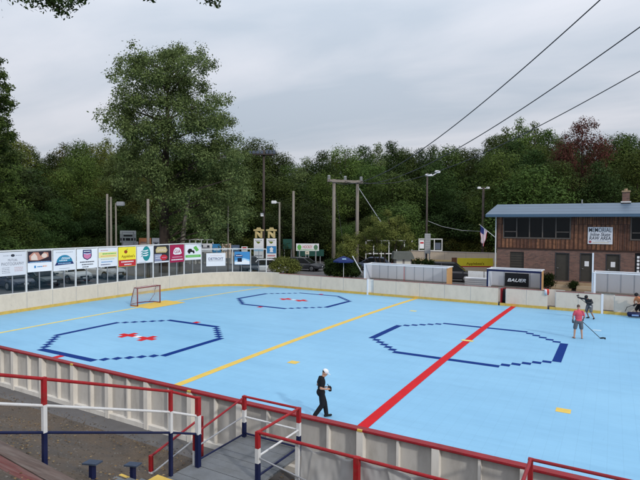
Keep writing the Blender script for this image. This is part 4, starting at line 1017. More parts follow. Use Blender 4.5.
        fuse(q, nm, m, t, .012 if kind not in ('hair', 'cap') else .008, 4 if kind not in ('cap',) else 1)
    return t
def stick(p, q, blade_dir, label, lie=.3, bl_m=BLACK, shaft_m=DARK):
    """hockey stick from butt end p down to heel q, blade lying from q along blade_dir"""
    p, q = Vector(p), Vector(q); t = thing('hockey_stick', label, 'hockey stick', q); p = p-q
    MB().bar((0, 0, .02), p, .028, .034).build('shaft', shaft_m, t, bevel=.004); MB().bar(p*.9, p*1.0, .034, .04).build('grip', WHITE, t)
    d = Vector(blade_dir).normalized()
    b = MB(); pts = [(-.01, .0), (.08, -.005), (.18, .0), (.30, .012)]
    vs = []; 
    perp = d.cross(Vector((0, 0, 1))).normalized()
    for i, (u, o) in enumerate(pts):
        for zz in (.004, .075-.02*(i == 3)):
            for w_ in (-.011, .011): vs.append(d*u+perp*(w_+.05*u*u/.09)+Vector((0, 0, zz)))
    fs = []
    for i in range(3):
        a = i*4; e_ = a+4; fs += [(a, a+1, e_+1, e_), (a+2, e_+2, e_+3, a+3), (a, e_, e_+2, a+2), (a+1, a+3, e_+3, e_+1)]
    fs += [(0, 2, 3, 1), (12, 13, 15, 14)]
    b.add(vs, fs).build('blade', bl_m, t); return t
def facing(px_dir):  # unit world vector for a screen-ish direction (right, away)
    r = Vector((math.cos(YAW), math.sin(YAW), 0)); f = Vector((-math.sin(YAW), math.cos(YAW), 0)); v = r*px_dir[0]+f*px_dir[1]; return math.atan2(-v.x, v.y)
# woman walking along the boards, black clothes, white cap (walks to the right, slightly away)
wp = fl(321, 418); wrz = facing((1, .22)); 
Jw = dict(pelvis=(0, -.01, .88), chest=(0, .01, 1.16), neck=(0, .05, 1.37), head=(0, .12, 1.47), face=(0, 1, -.42),
  shoulder_l=(-.16, 0, 1.29), elbow_l=(-.2, -.07, 1.04), wrist_l=(-.10, .15, .98), hand_l=(.35, .9, .1), curl_l=(.5, .2, -.8),
  shoulder_r=(.16, 0, 1.29), elbow_r=(.21, -.06, 1.04), wrist_r=(.12, .17, .97), hand_r=(-.3, .9, .1), curl_r=(-.5, .2, -.8),
  hip_l=(-.085, 0, .86), knee_l=(-.09, .14, .47), ankle_l=(-.08, .20, .085), foot_l=(0, 1, .12),
  hip_r=(.085, 0, .86), knee_r=(.09, .02, .46), ankle_r=(.085, -.24, .12), foot_r=(0, 1, -.35))
person(Jw, 'woman in black clothes and white cap walking beside the near boards, looking down at what they hold' if False else 'person in black with a white cap walking along the near boards', wp, wrz, SKIN,
  [('shirt', CLBLACK, 'tee', .012), ('trousers', CLBLACK, 'trousers', .016), ('shoes', BLACK, 'shoes', .0), ('hair', HAIRB, 'hair', 0), ('cap', WHITE2, 'cap', 0)], .96)
vw = Vector((-math.sin(wrz), math.cos(wrz), 0)); sw_ = Vector((math.cos(wrz), math.sin(wrz), 0))
t = thing('camera_bag', 'small black bag held at the waist of the person in the white cap', 'bag', Vector(wp)+vw*.27+Vector((0, 0, .84)), wrz)
MB().box((-.08, -.04, 0), (.08, .05, .14)).build('body', BLACK, t, bevel=.012); MB().tube([(-.06, 0, .13), (-.05, -.06, .2), (.05, -.06, .2), (.06, 0, .13)], .01).build('strap', DARK, t)
# man in coral shirt, back to camera, stick to the right
rp_ = fl(578.3, 338.5); rrz = facing((.25, 1))
Jr = dict(pelvis=(0, 0, .93), chest=(0, .03, 1.26), neck=(0, .06, 1.49), head=(.0, .10, 1.62), face=(.1, 1, -.25),
  shoulder_l=(-.172, 0, 1.41), elbow_l=(-.26, .03, 1.14), wrist_l=(-.25, .12, .9), hand_l=(.15, .3, -.9), curl_l=(.6, .6, .1),
  shoulder_r=(.172, 0, 1.41), elbow_r=(.28, .04, 1.14), wrist_r=(.25, .22, .93), hand_r=(-.15, .7, -.6), curl_r=(-.7, .3, -.3),
  hip_l=(-.1, 0, .9), knee_l=(-.16, .05, .5), ankle_l=(-.2, -.02, .085), foot_l=(-.25, 1, 0),
  hip_r=(.1, 0, .9), knee_r=(.15, .06, .5), ankle_r=(.17, .0, .085), foot_r=(.3, 1, 0))
person(Jr, 'person in coral shirt and grey shorts seen from behind with a hockey stick', rp_, rrz, SKIN,
  [('shirt', CLRED, 'tee', .022), ('shorts', CLGREY, 'shorts', .012), ('shoes', SKINTAN, 'shoes', -.004), ('hair', HAIRG, 'hair', 0), ('gloves', CLGREY, 'gloves', -.01)], 1.02)
hp = fl(600.5, 338.8); Mr = Matrix.Rotation(rrz, 3, 'Z')
gr_ = Vector(rp_)+Mr @ Vector((.2, .3, .9)); q = Vector(hp); q.z = sz(q.x, q.y)
stick(gr_+(gr_-q).normalized()*.42, q, Vector((math.cos(YAW), math.sin(YAW), 0))*.9+Vector((0, .5, 0)), 'black hockey stick held by the person in the coral shirt')
bpz = fl(605, 339.5)
tag(MB().ell((0, 0, 0), (.035, .035, .035)).build('hockey_ball', BLACK, smooth=True), 'small black ball by the stick blade on the blue floor', 'ball').location = (bpz[0], bpz[1], bpz[2]+.04)
# dark-clothed player behind, leaning over with stick raised
dp_ = fl(588.5, 318.5); drz = facing((-.75, -.55))
Jd = dict(pelvis=(0, -.12, .86), chest=(0, .10, 1.14), neck=(0, .24, 1.32), head=(0, .34, 1.42), face=(0, 1, -.25),
  shoulder_l=(-.2, .12, 1.26), elbow_l=(-.36, .3, 1.1), wrist_l=(-.2, .5, 1.08), hand_l=(.4, .8, .1), curl_l=(.3, .2, -.8),
  shoulder_r=(.2, .12, 1.28), elbow_r=(.34, .34, 1.3), wrist_r=(.36, .58, 1.38), hand_r=(-.1, .9, .2), curl_r=(-.3, .2, -.8),
  hip_l=(-.1, -.1, .84), knee_l=(-.2, .12, .48), ankle_l=(-.3, -.08, .085), foot_l=(-.3, 1, 0),
  hip_r=(.1, -.1, .84), knee_r=(.12, .05, .46), ankle_r=(.10, -.2, .085), foot_r=(.2, 1, 0))
person(Jd, 'bending person in dark shirt swinging a hockey stick by the far boards', dp_, drz, SKINTAN,
  [('shirt', plain((.03, .032, .037), .85, .3), 'long', .02), ('shorts', CLGREY, 'shorts', .014), ('shoes', BLACK, 'shoes', .006), ('helmet', BLACK, 'helmet', 0), ('gloves', BLACK, 'gloves', .0)], 1.0)
Md = Matrix.Rotation(drz, 3, 'Z'); h1 = Vector(dp_)+Md @ Vector((-.13, .58, 1.06)); h2 = Vector(dp_)+Md @ Vector((.35, .66, 1.38))
D_ = pj(h2)[2]
tip = Vector(ond(576.8, 296.2, D_-.2)); dd_ = (h1-tip).normalized()
stick(h1+dd_*.35, tip, (h2-h1).cross(Vector((0, 0, 1))), 'black hockey stick raised by the bending person at the far boards')
# player at the right frame edge
gp = fl(639.5, 317.5); grz = facing((-1, -.25))
Jg = dict(pelvis=(0, -.1, .84), chest=(0, .08, 1.12), neck=(0, .2, 1.31), head=(0, .27, 1.43), face=(0, 1, -.3),
  shoulder_l=(-.2, .08, 1.24), elbow_l=(-.3, .25, 1.0), wrist_l=(-.16, .46, .88), hand_l=(.2, .8, -.4), curl_l=(.3, .1, -.8),
  shoulder_r=(.2, .08, 1.24), elbow_r=(.3, .14, .98), wrist_r=(.14, .24, .8), hand_r=(-.2, .8, -.4), curl_r=(-.3, .1, -.8),
  hip_l=(-.1, -.08, .82), knee_l=(-.16, .14, .46), ankle_l=(-.18, -.02, .085), foot_l=(-.2, 1, 0),
  hip_r=(.1, -.08, .82), knee_r=(.16, .12, .46), ankle_r=(.2, -.1, .085), foot_r=(.2, 1, 0))
person(Jg, 'person in orange top and black helmet cut off by the right frame edge', gp, grz, SKINTAN,
  [('shirt', CLORANGE, 'tee', .018), ('shorts', CLBLACK, 'shorts', .012), ('shoes', BLACK, 'shoes', .006), ('helmet', BLACK, 'helmet', 0), ('gloves', BLACK, 'gloves', .0)], 1.06)
q = Vector(ony(627, 307.6, 24.2)); Mg = Matrix.Rotation(grz, 3, 'Z'); h1 = Vector(gp)+Mg @ Vector((-.1, .58, .88)); 
stick(h1+(h1-q).normalized()*.45, q, Vector((-.25, -.2, -.9)), 'black hockey stick held by the person at the right frame edge')
bp_ = ony(634.5, 317.2, 24.35)
t = thing('equipment_bag', 'dark blue equipment bag on the floor at the right frame edge', 'bag', bp_, .2)
MB().tube([(-.42, 0, .17), (-.36, 0, .18), (.36, 0, .18), (.42, 0, .17)], [.11, .17, .17, .11], 12).build('body', NAVY, t, smooth=True); MB().tube([(-.15, -.1, .3), (-.1, -.05, .42), (.1, -.05, .42), (.15, -.1, .3)], .014).build('handle', BLACK, t); MB().box((-.2, -.178, .1), (.2, -.168, .2)).build('patch', plain((.2, .3, .5)), t)

# ---------------------------------------------------------------- cars
def car(label, paint, loc, rz, suv=True, L=4.6, group='parked cars'):
    t = thing('parked_car', label, 'car', loc, rz, group); W = .92 if suv else .88
    zs, zr = (.98, 1.68) if suv else (.86, 1.42)
    st = [(-L/2, .42, zs*.80, W*.80), (-L/2+.12, .3, zs*.96, W*.93), (-L/2+.7, .26, zs, W), (0, .25, zs, W), (L/2-1.25, .26, zs*.98, W), (L/2-.5, .27, zs*.90, W*.95), (L/2-.1, .3, zs*.76, W*.86), (L/2, .4, zs*.62, W*.74)]
    def loft(st, name, m, prof):
        b = MB(); n = len(prof(*st[0]))
        for s in st: b.v += prof(*s)
        for i in range(len(st)-1):
            for k in range(n): b.f.append([i*n+k, i*n+(k+1) % n, (i+1)*n+(k+1) % n, (i+1)*n+k]); b.m.append(0)
        b.f.append(list(range(n))); b.f.append([(len(st)-1)*n+k for k in range(n)]); b.m += [0, 0]
        return b.build(name, m, t, smooth=False, bevel=.02)
    pr = lambda x, zb, z1, w_: [(x, -w_*.9, zb), (x, -w_, zb+.12), (x, -w_, z1-.15), (x, -w_*.9, z1), (x, w_*.9, z1), (x, w_, z1-.15), (x, w_, zb+.12), (x, w_*.9, zb)]
    body = loft(st, 'body', paint, pr)
    r0, r1 = (-L/2+.25, L/2-1.75) if suv else (-L/2+.75, L/2-1.75)
    cab = [(-L/2+.12 if suv else -L/2+.45, zs-.02, zs+.02, W*.86), (r0+.2, zs-.02, zr-.05, W*.78), (r0+.6, zs-.02, zr-.01, W*.78), (r1-.2, zs-.02, zr-.02, W*.78), (L/2-1.05, zs-.02, zs+.02, W*.86)]
    pg = lambda x, zb, z1, w_: [(x, -W*.9, zb), (x, -w_, z1), (x, w_, z1), (x, W*.9, zb)]
    b = MB(); n = 4
    for s in cab: b.v += pg(*s)
    for i in range(4):
        for k in range(4): b.f.append([i*4+k, i*4+(k+1) % 4, (i+1)*4+(k+1) % 4, (i+1)*4+k]); b.m.append(0)
    b.f += [[0, 1, 2, 3], [16, 17, 18, 19]]; b.m += [0, 0]
    b.build('windows', DKGLASS, t)
    b = MB(); b.hexa([(r0+.15, -W*.77, zr-.06), (r1-.12, -W*.77, zr-.05), (r1-.12, W*.77, zr-.05), (r0+.15, W*.77, zr-.06)], [(r0+.25, -W*.7, zr+.03), (r1-.25, -W*.7, zr+.03), (r1-.25, W*.7, zr+.03), (r0+.25, W*.7, zr+.03)])
    b.build('roof', paint, t, bevel=.015)
    b = MB()
    for s in (-1, 1):
        b.bar((r1-.15, s*W*.785, zr-.03), (L/2-1.08, s*W*.88, zs+.01), .07); b.bar((r0+.2, s*W*.785, zr-.05), (cab[0][0]+.02, s*W*.88, zs+.02), .1)
        xm = (r0+r1)/2+.1; b.bar((xm, s*W*.787, zr-.03), (xm, s*W*.905, zs), .08)
    b.build('pillars', paint, t)
    wr = .36 if suv else .32
    for x in (-L/2+.85, L/2-.95):
        for s in (-1, 1):
            w_ = MB().tube([(x, s*(W-.2), wr), (x, s*(W+.012), wr)], wr, 20).build('wheel', TYRE, t)
            MB().tube([(x, s*(W+.013), wr), (x, s*(W+.022), wr)], [wr*.66, wr*.6], 14).build('rim', RIM, w_)
    for s in (-1, 1):
        MB().hexa([(L/2-.16, s*W*.58-.16, zs*.66), (L/2-.03, s*W*.5-.14, zs*.64), (L/2-.12, s*W*.72+.0, zs*.66), (L/2-.3, s*W*.8, zs*.67)], [(L/2-.22, s*W*.58-.16, zs*.80), (L/2-.08, s*W*.5-.14, zs*.745), (L/2-.16, s*W*.75, zs*.77), (L/2-.34, s*W*.83, zs*.8)]).build('headlight', CHROME, t)
        MB().cbox((L/2-1.2, s*(W+.1), zs+.07), (.12, .18, .12)).build('mirror', paint, t)
        MB().cbox((-L/2+.06, s*W*.7, zs*.82), (.1, .2, .2)).build('tail_light', RB, t)
    MB().box((L/2-.06, -W*.42, zs*.48), (L/2+.012, W*.42, zs*.66)).build('grille', BLACK, t); MB().box((L/2-.05, -W*.72, .3), (L/2+.03, W*.72, .44)).build('bumper', DARK, t)
    MB().box((L/2+.013, -.17, .42), (L/2+.034, .17, .55)).build('number_plate', WH, t)
    return t
def paint(name, c, r=.3): return mat(name, c, r, .03, 1, spec=.6)
def lot(px, py, X): w_ = onx(px, py, X); return (w_[0], w_[1], ZL)
for px, lab, c, su, X in ((10, 'dark navy car behind the leftmost banner glass', (.012, .02, .05), False, -33.2), (37, 'dark green sedan with bright plate behind the second banner', (.01, .028, .03), False, -33.0), (68, 'white pickup fronted car behind the dome banner', (.62, .62, .61), True, -33.4), (103, 'white car behind the pale yellow banner', (.6, .6, .6), True, -33.6), (51, 'charcoal car parked deeper between the dark green and white cars', (.03, .032, .035), True, -40), (84, 'silver car parked deeper between the two white cars', (.38, .38, .38), True, -39.5)):
    car(lab, paint('car_paint', c), lot(px, 284, X), R(random.uniform(-4, 4)), su)
def at_ground(px, py, z=ZF): w_ = onz(px, py, z); return (w_[0], w_[1], z)
p = at_ground(303, 270.5); car('dark sedan with silver nose beside the low shrub at mid distance', paint('car_paint', (.05, .052, .06)), p, facing((1, -.35))+PI/2, False, 4.5)
p = at_ground(270, 273); car('white car mostly hidden behind the low shrub beside the sign pylons', paint('car_paint', (.6, .6, .62)), p, facing((1, .1))+PI/2, False, 4.5)
p = at_ground(249, 273); car('dark car seen through the corner glass below the sign pylons', paint('car_paint', (.02, .022, .03)), p, facing((.2, -1))+PI/2, True, 4.5)
p = at_ground(449, 281, ZF); car('black car between the long grey shelter and the yellow banner', paint('car_paint', (.012, .012, .016)), p, facing((1, -.3))+PI/2, True, 4.9)
p = at_ground(372, 270); car('blue grey car behind the small tree', paint('car_paint', (.06, .08, .13)), p, facing((-1, .2))+PI/2, False, 4.5)

# ---------------------------------------------------------------- poles, lights, wires
def pole(px, ytop, D, r, m, label, name='wood_pole', cat='pole', zb=None, fn=None, lean=0, group=None):
    top = ond(px, ytop, D); z0 = gz(top[0], top[1])-.3
    t = thing(name, label, cat, (top[0], top[1], z0), facing((0, 1)), group); h = top[2]-z0
    MB().tube([(0, 0, 0), (lean*.5, 0, h*.5), (lean, 0, h)], [r*1.12, r, r*.85], 10).build('pole', m, t, smooth=True)
    if fn: fn(t, h)
    return t, h
def arm_light(dx):
    def fn(t, h):
        MB().tube([(0, 0, h-.4), (dx*.4, 0, h-.1), (dx, 0, h)], .05).build('arm', GREYM, t); MB().box((dx-.3, -.15, h-.12), (dx+.3, .15, h+.1)).build('lamp_head', WHITE2, t, bevel=.04)
    return fn
pole(107.2, 194, 46, .11, WOODP, 'leftmost bare wood pole of the trio beside the scoreboard'); 
pole(110.8, 197, 45.4, .10, PALEBARK, 'pale middle pole of the trio beside the scoreboard')
def fl_(t, h): MB().box((.1, -.2, h-.25), (.75, .2, h+.12)).build('lamp_head', GREYM, t, bevel=.05); MB().tube([(0, 0, h-.1), (.4, 0, h)], .05).build('arm', GREYM, t)
pole(115.8, 203, 45.2, .075, PALEBARK, 'leaning pole with a lamp head at the right of the trio', 'light_pole', 'light pole', fn=fl_)
pole(148, 199, 44.5, .13, WOODP, 'grey wood pole rising behind the teal emblem banner')
pole(228, 206, 53.5, .08, WOODP, 'thin pole in front of the dark woods left of the sign pylons')
def flood(t, h):
    MB().box((-1.3, -.4, h-.62), (1.2, .4, h-.52)).build('platform', STEELB, t)
    for k in range(4): MB().box((-1.9+k*.5, -.25, h-.5), (-1.55+k*.5, .25, h-.1)).build('floodlight', plain((.09, .11, .15)), t, bevel=.05)
    for k in range(3): MB().box((.25+k*.42, -.25, h-.5), (.55+k*.42, .25, h+.0)).build('floodlight', plain((.09, .11, .15)), t, bevel=.05)
    MB().box((-.35, -.2, h*.44), (.0, .2, h*.44+.4)).build('lamp_head', WHITE2, t)
pole(263.8, 150, 62, .15, STEELB, 'tall dark floodlight pole with a bank of lamps at its top', 'floodlight_pole', 'light pole', fn=flood)
pole(279.5, 202, 60, .12, PALEBARK, 'short light pole with white lamp head right of the floodlight pole', 'light_pole', 'light pole', fn=lambda t, h: (MB().tube([(0, 0, h-.15), (-.5, 0, h)], .04).build('arm', GREYM, t), MB().box((-.95, -.2, h-.2), (-.35, .2, h+.15)).build('lamp_head', WHITE2, t, bevel=.05)))
pole(293.5, 191, 58, .16, WOODP, 'plain grey wood pole left of the green lettered signboard')
HD = 60; hl, hr_ = ond(334, 181, HD), ond(357.5, 182, HD+1)
hf = thing('utility_frame', 'wooden utility frame of two poles joined by a crossbeam', 'utility pole', (0, 0, 0))
for p in (hl, hr_): MB().tube([(p[0], p[1], gz(p[0], p[1])-.5), (p[0], p[1], p[2]+.2)], [.23, .18], 10).build('pole', WOODP, hf, smooth=True)
dv_ = Vector(hr_-hl); a = Vector(hl)-dv_*.22+Vector((0, -.3, 0)); c = Vector(hr_)+dv_*.26+Vector((0, -.3, 0)); MB().bar(a, c, .28, .3).build('crossbeam', WOODP, hf)
ins = [a+(c-a)*f for f in (.04, .5, .96)]
for q in ins:
    i_ = MB(); [i_.tube([q+Vector((0, 0, .2+.16*k)), q+Vector((0, 0, .3+.16*k))], [.2, .13], 10) for k in range(3)]; i_.build('insulator', GREYM, hf)
MB().tube([Vector(hr_)+Vector((0, 0, -.5)), Vector(ond(381, 222, HD-4))], .04).build('guy_wire', GREYM, hf); MB().tube([Vector(hl)+Vector((0, 0, -.3)), Vector(hl)+dv_*.45+Vector((0, 0, -8))], .025).build('guy_wire', DARK, hf)
def wire(q, pts, label, r0=.05):
    """conductor through the insulator and pixel points at depths"""
    P = [np.array(q)]+[ond(x, y, D) for x, y, D in pts]
    # quadratic (sag) fit of height against run along the line
    p0, pe = P[0], P[-1]; run = [np.linalg.norm((p-p0)[:2]) for p in P]; zc = np.polyfit(run, [p[2] for p in P], 2) if len(P) > 2 else None
    dirn = (pe-p0)[:2]/run[-1]; ss = np.linspace(0, run[-1]*1.25, 60)
    pp = [(p0[0]+dirn[0]*s, p0[1]+dirn[1]*s, float(np.polyval(zc, s))) for s in ss]
    tag(MB().tube(pp, list(np.linspace(.034, .012, 60)), 6).build('power_line', plain((.03, .03, .034)), smooth=True), label, 'power line', 'power lines from the utility frame')
def wire_px(q, x1, y1, D1, xm, ym, label):
    # end point chosen; the mid point's depth follows from the straight run in plan
    e_ = ond(x1, y1, D1); lo, hi = D1, HD
    p0 = np.array(q); dirn = (e_-p0)[:2]; nrm_ = np.array([-dirn[1], dirn[0]])
    f = lambda D: float(nrm_ @ (ond(xm, ym, D)-p0)[:2])
    flo = f(lo)
    for _ in range(60):
        m_ = (lo+hi)/2
        if f(m_)*flo > 0: lo = m_
        else: hi = m_
    wire(q, [(xm, ym, lo), (x1, y1, D1)], label)
wire_px(ins[0], 600, 0, 13, 427, 146, 'uppermost black power line crossing the sky at the right')
wire_px(ins[1], 640, 27, 14, 455, 150, 'middle of the three black power lines crossing the sky')
wire_px(ins[2], 640, 71, 17, 545, 123, 'lowest black power line passing above the red leaved tree')
def dbl(t, h):
    MB().tube([(0, 0, h-.3), (.5, 0, h-.25), (1.1, 0, h+.1)], .05).build('arm', WHITE, t); MB().box((-.2, -.15, h-.3), (.45, .15, h-.1)).build('lamp_head', WHITE2, t, bevel=.04); MB().box((.75, -.15, h-.0), (1.25, .15, h+.25)).build('lamp_head', WHITE2, t, bevel=.04)
pole(427.3, 173, 50, .09, STEELB, 'tall thin dark light pole with white lamp arms behind the grey signboard', 'light_pole', 'light pole', fn=dbl)
def tw(t, h):
    MB().tube([(-.6, 0, h-.2), (.6, 0, h-.2)], .05).build('arm', WHITE, t)
    for s in (-1, 1): MB().box((s*.55-.2, -.15, h-.25), (s*.55+.2, .15, h+.02)).build('lamp_head', WHITE2, t, bevel=.04)
pole(483.5, 187, 64, .17, STEELB, 'brown light pole with twin white lamps left of the clubhouse roof', 'light_pole', 'light pole', fn=tw)
tag(MB().tube([ond(428, 221, 50), ond(442, 226.5, 51), ond(462, 230.5, 52), ond(483, 231.5, 52)], .022).build('cable', GREYM, smooth=True), 'thin grey cable sagging between the two light poles by the clubhouse', 'cable')

# ---------------------------------------------------------------- signs, small structures across the lot
def upright(px0, px1, y0, y1, D, label, bgm, fn, name='signboard', cat='sign', group=None, legs=True, th=.06, legr=.05):
    """a board facing the camera side, standing on legs"""
    a, c = ond(px0, y0, D), ond(px1, y0, D); z1 = a[2]; z0 = ond(px0, y1, D)[2]; m_ = (a+c)/2; w_ = np.linalg.norm((c-a)[:2]); g = gz(m_[0], m_[1])
    t = thing(name, label, cat, (m_[0], m_[1], z0), YAW, group); h = z1-z0
    MB().box((-w_/2, -.02, 0), (w_/2, th, h)).build('panel', bgm, t)
    if legs:
        for s in (-1, 1): MB().tube([(s*w_*.36, th/2+.01, g-z0-.3), (s*w_*.36, th/2+.01, h*.9)], legr).build('leg', GREYM, t)
    if fn: fn(t, w_, h)
    return t
y_ = -.024
def pyl(blue):
    def fn(t, w_, h):
        blk(t, WH, -w_/2+.03, w_/2-.03, h*.62, h*.98, y_-.002); poly(t, plain((.15, .2, .03)), [(-w_*.3, h*.86), (w_*.2, h*.84), (w_*.05, h*.74), (-w_*.1, h*.74)], y_-.006); bars(t, INK, [(-w_*.35, w_*.35, h*.9, .06)], y_-.008)
        if blue: blk(t, BLU, -w_/2+.03, w_/2-.03, h*.24, h*.61, y_-.002); poly(t, WH, [(-.2, h*.3), (.2, h*.3), (.14, h*.4), (.22, h*.48), (0, h*.57), (-.22, h*.48), (-.14, h*.4)], y_-.006)
        else: blk(t, LBLU, -w_/2+.03, w_/2-.03, h*.35, h*.5, y_-.002); bars(t, NVY, [(-w_*.4, w_*.4, h*.45, .1)], y_-.006)
        bars(t, RB if blue else GREYINK, [(-w_*.38, w_*.38, h*.12, .12)], y_-.006)
        e_ = MB(); 
        H0 = h+.06
        e_.box((-.42, -.02, H0), (-.2, .05, H0+.75)).box((.2, -.02, H0), (.42, .05, H0+.75)).hexa([(-.2, -.02, H0+.5), (.0, -.02, H0+.2), (.2, -.02, H0), (.2, -.02, H0+.25)], [(-.2, .05, H0+.75), (.0, .05, H0+.45), (.2, .05, H0+.25), (.2, .05, H0+.5)])
        e_.prism([(-.6, H0+.8), (.6, H0+.8), (.6, H0+.98), (.28, H0+1.0), (.2, H0+1.2), (-.2, H0+1.2), (-.28, H0+1.0), (-.6, H0+.98)], -.02, .05)
        e_.build('crest', GOLD, t)
    return fn
upright(253.8, 263.6, 238.5, 258, 58, 'sign pylon of white and pale panels with gold crest, left of the pair', PAPER2, pyl(False), 'sign_pylon', group='sign pylons with gold crests')
upright(266.5, 276.5, 238.5, 258, 58, 'sign pylon with a blue middle panel and gold crest, right of the pair', PAPER2, pyl(True), 'sign_pylon', group='sign pylons with gold crests')
def sbd(t, w_, h):
    blk(t, plain((.5, .53, .53)), -w_/2+.03, w_/2-.03, h*.72, h*.97, y_-.002); bars(t, GREYINK, [(-w_*.35, w_*.35, h*.85, .1)], y_-.006)
    blk(t, BLACK, -w_*.28, w_*.28, h*.5, h*.64, y_-.002, 'display'); 
    for s in (-1, 0, 1): blk(t, BLACK, s*w_*.33-.28, s*w_*.33+.28, h*.16, h*.38, y_-.002, 'display')
upright(120, 136, 230.5, 242.5, 62, 'pale grey scoreboard with dark number windows behind the yellow banner', plain((.33, .37, .37)), sbd, 'scoreboard', 'scoreboard', legr=.1)
def simple(cols):
    def fn(t, w_, h):
        for m, x0, x1, z0, z1 in cols: blk(t, m, w_*x0, w_*x1, h*z0, h*z1, y_-.002)
        bars(t, GREYINK, [(-w_*.35, w_*.35, h*.5, h*.12)], y_-.006)
    return fn
far = [(122, 138, 241.5, 249, PAPER, [(BLU, -.3, .0, .1, .4)], 'white low banner under the grey scoreboard'), (139, 151, 238, 246.5, ORG, [(PALE, -.4, .4, .1, .4)], 'orange banner on the far rink behind the teal emblem'), (152, 160, 238, 247, PAPER, [(INK, -.2, .2, .2, .45)], 'small white banner beside the orange one on the far rink'),
       (160.5, 166.5, 238, 246, plain((.6, .42, .12)), [(RB, -.3, .3, .2, .5)], 'small ochre banner left of the big tree trunk'), (200, 212, 243.5, 252, PAPER2, [(INK, -.4, -.25, .55, .85), (INK, .1, .3, .55, .8)], 'white banner below the dark windowed frame on the far rink'),
       (212.5, 221, 244, 252.5, BLU, [(LBLU, -.35, .35, .2, .5)], 'blue banner on the far rink left of the beige one'), (222, 231, 243.5, 258, PALE, [(plain((.2, .12, .1)), -.2, .4, .72, .9), (WH, -.4, .1, .5, .7)], 'beige and white banner on the far rink between two blue ones'),
       (231.5, 239.5, 245, 252, plain((.1, .14, .22)), [(LBLU, -.3, .3, .3, .6)], 'slate blue banner at the right end of the far rink row'), (241.5, 247.5, 246.5, 252.5, WH, [(RB, -.35, .35, .55, .9)], 'white banner with a red top left of the sign pylons')]
for (a, c, y0, y1, m, cols, lab) in far: upright(a, c, y0, y1, 63, lab, m, simple(cols), 'sponsor_banner', 'banner', 'banners on the far rink')
def framed(px0, px1, y0, y1, D, n, label):
    a, c = ond(px0, y0, D), ond(px1, y0, D); z1 = a[2]; z0 = ond(px0, y1, D)[2]; m_ = (a+c)/2; w_ = np.linalg.norm((c-a)[:2]); g = gz(m_[0], m_[1])
    t = thing('glass_barrier', label, 'glass barrier', (m_[0], m_[1], g), YAW); z0 -= g; z1 -= g
    b = MB(); b.box((-w_/2, -.05, z1-.12), (w_/2, .05, z1)).box((-w_/2, -.05, z0), (w_/2, .05, z0+.12))
    for k in range(n+1): x = -w_/2+k*w_/n; b.box((x-.05, -.06, -.2), (x+.05, .06, z1))
    b.build('frame', WHITE, t); MB().box((-w_/2, -.006, z0+.12), (w_/2, .006, z1-.12)).build('pane', GLASS, t)
    return t, w_, z0, z1
framed(184, 213, 239, 246, 64, 5, 'white glass frame of the far rink behind the green block banner')
t, w_, z0, z1 = framed(419, 442, 238.5, 251, 61.5, 3, 'white framed glass beside the grey signboard')
blk(t, WH, -w_*.47, -w_*.28, z0+.3, z1-.2, -.04, 'poster'); blk(t, RB, -w_*.45, -w_*.3, z0+.9, z0+1.1, -.046, 'poster_print'); blk(t, plain((.1, .12, .16)), w_*.2, w_*.44, z0+.2, z1-.5, -.04, 'poster')
framed(366, 412, 240, 254, 62, 6, 'long white glass frame seen through the small tree')
# far rink board wall and its yellow banner
def bwall(px0, px1, y0, D0, D1, m, label, H=1.9, kick=True):
    a, c = ond(px0, y0, D0), ond(px1, y0, D1); d_ = c-a; L_ = np.linalg.norm(d_[:2]); g = gz(*((a+c)/2)[:2])
    t = thing('board_wall', label, 'rink boards', (a[0], a[1], g), math.atan2(d_[1], d_[0])); h = a[2]-g
    MB().box((0, 0, -.3), (L_, .12, h)).build('facing', m, t); MB().box((0, -.03, h), (L_, .15, h+.08)).build('cap', plain((.4, .36, .33)), t)
    if kick: MB().box((0, -.02, h*.42), (L_, -.002, h*.56)).build('stripe', YKICK if False else plain((.62, .47, .24)), t)
    b = MB(); [b.box((x-.02, -.008, h*.58), (x+.02, -.001, h-.02)) for x in np.arange(2.4, L_, 2.4)]; b.build('joint', plain((.36, .32, .27)), t); return t
bwall(404, 498, 250.8, 60, 55, plain((.55, .46, .36), .6, .1), 'long cream board wall of the far rink left of the clubhouse')
bwall(176, 250, 252, 65, 65, plain((.5, .48, .44), .6, .1), 'grey white board wall of the far rink behind the corner glass', kick=False)
def ab(t, w_, h):
    poly(t, plain((.35, .04, .02)), ellp(-w_*.06, h*.7, .2, .17)); text_part("Applebee's", t, w_*.5, .34, .0, h*.36, y_-.004, plain((.22, .14, .01)), bold=.01); blk(t, RB, -w_/2, w_/2, 0, h*.12, y_-.002)
upright(457.5, 493, 258, 267, 52, 'yellow banner with an apple emblem on posts left of the clubhouse', YEL, ab, 'sponsor_banner', 'banner', legr=.04)
a = ond(454.6, 258, 52.1); t = thing('rust_panel', 'rust brown panel at the left end of the yellow banner', 'panel', (a[0], a[1], gz(a[0], a[1])), YAW); MB().box((-.28, 0, 0), (.24, .1, a[2]-gz(a[0], a[1]))).build('panel', plain((.2, .09, .05), .8, .3), t); MB().box((-.3, -.02, a[2]-gz(a[0], a[1])), (.26, .12, a[2]-gz(a[0], a[1])+.06)).build('cap', plain((.3, .2, .15)), t)
# grey perforated signboard back on the thin light pole
t = upright(424.8, 430.6, 233.5, 253.5, 49.7, 'tall narrow grey signboard on the thin dark pole', plain((.27, .28, .29), .5, .25), lambda t, w_, h: bars(t, plain((.42, .43, .44)), [(-w_*.4, w_*.4, h*(.05+.09*k), .06) for k in range(11)], y_), legs=True)
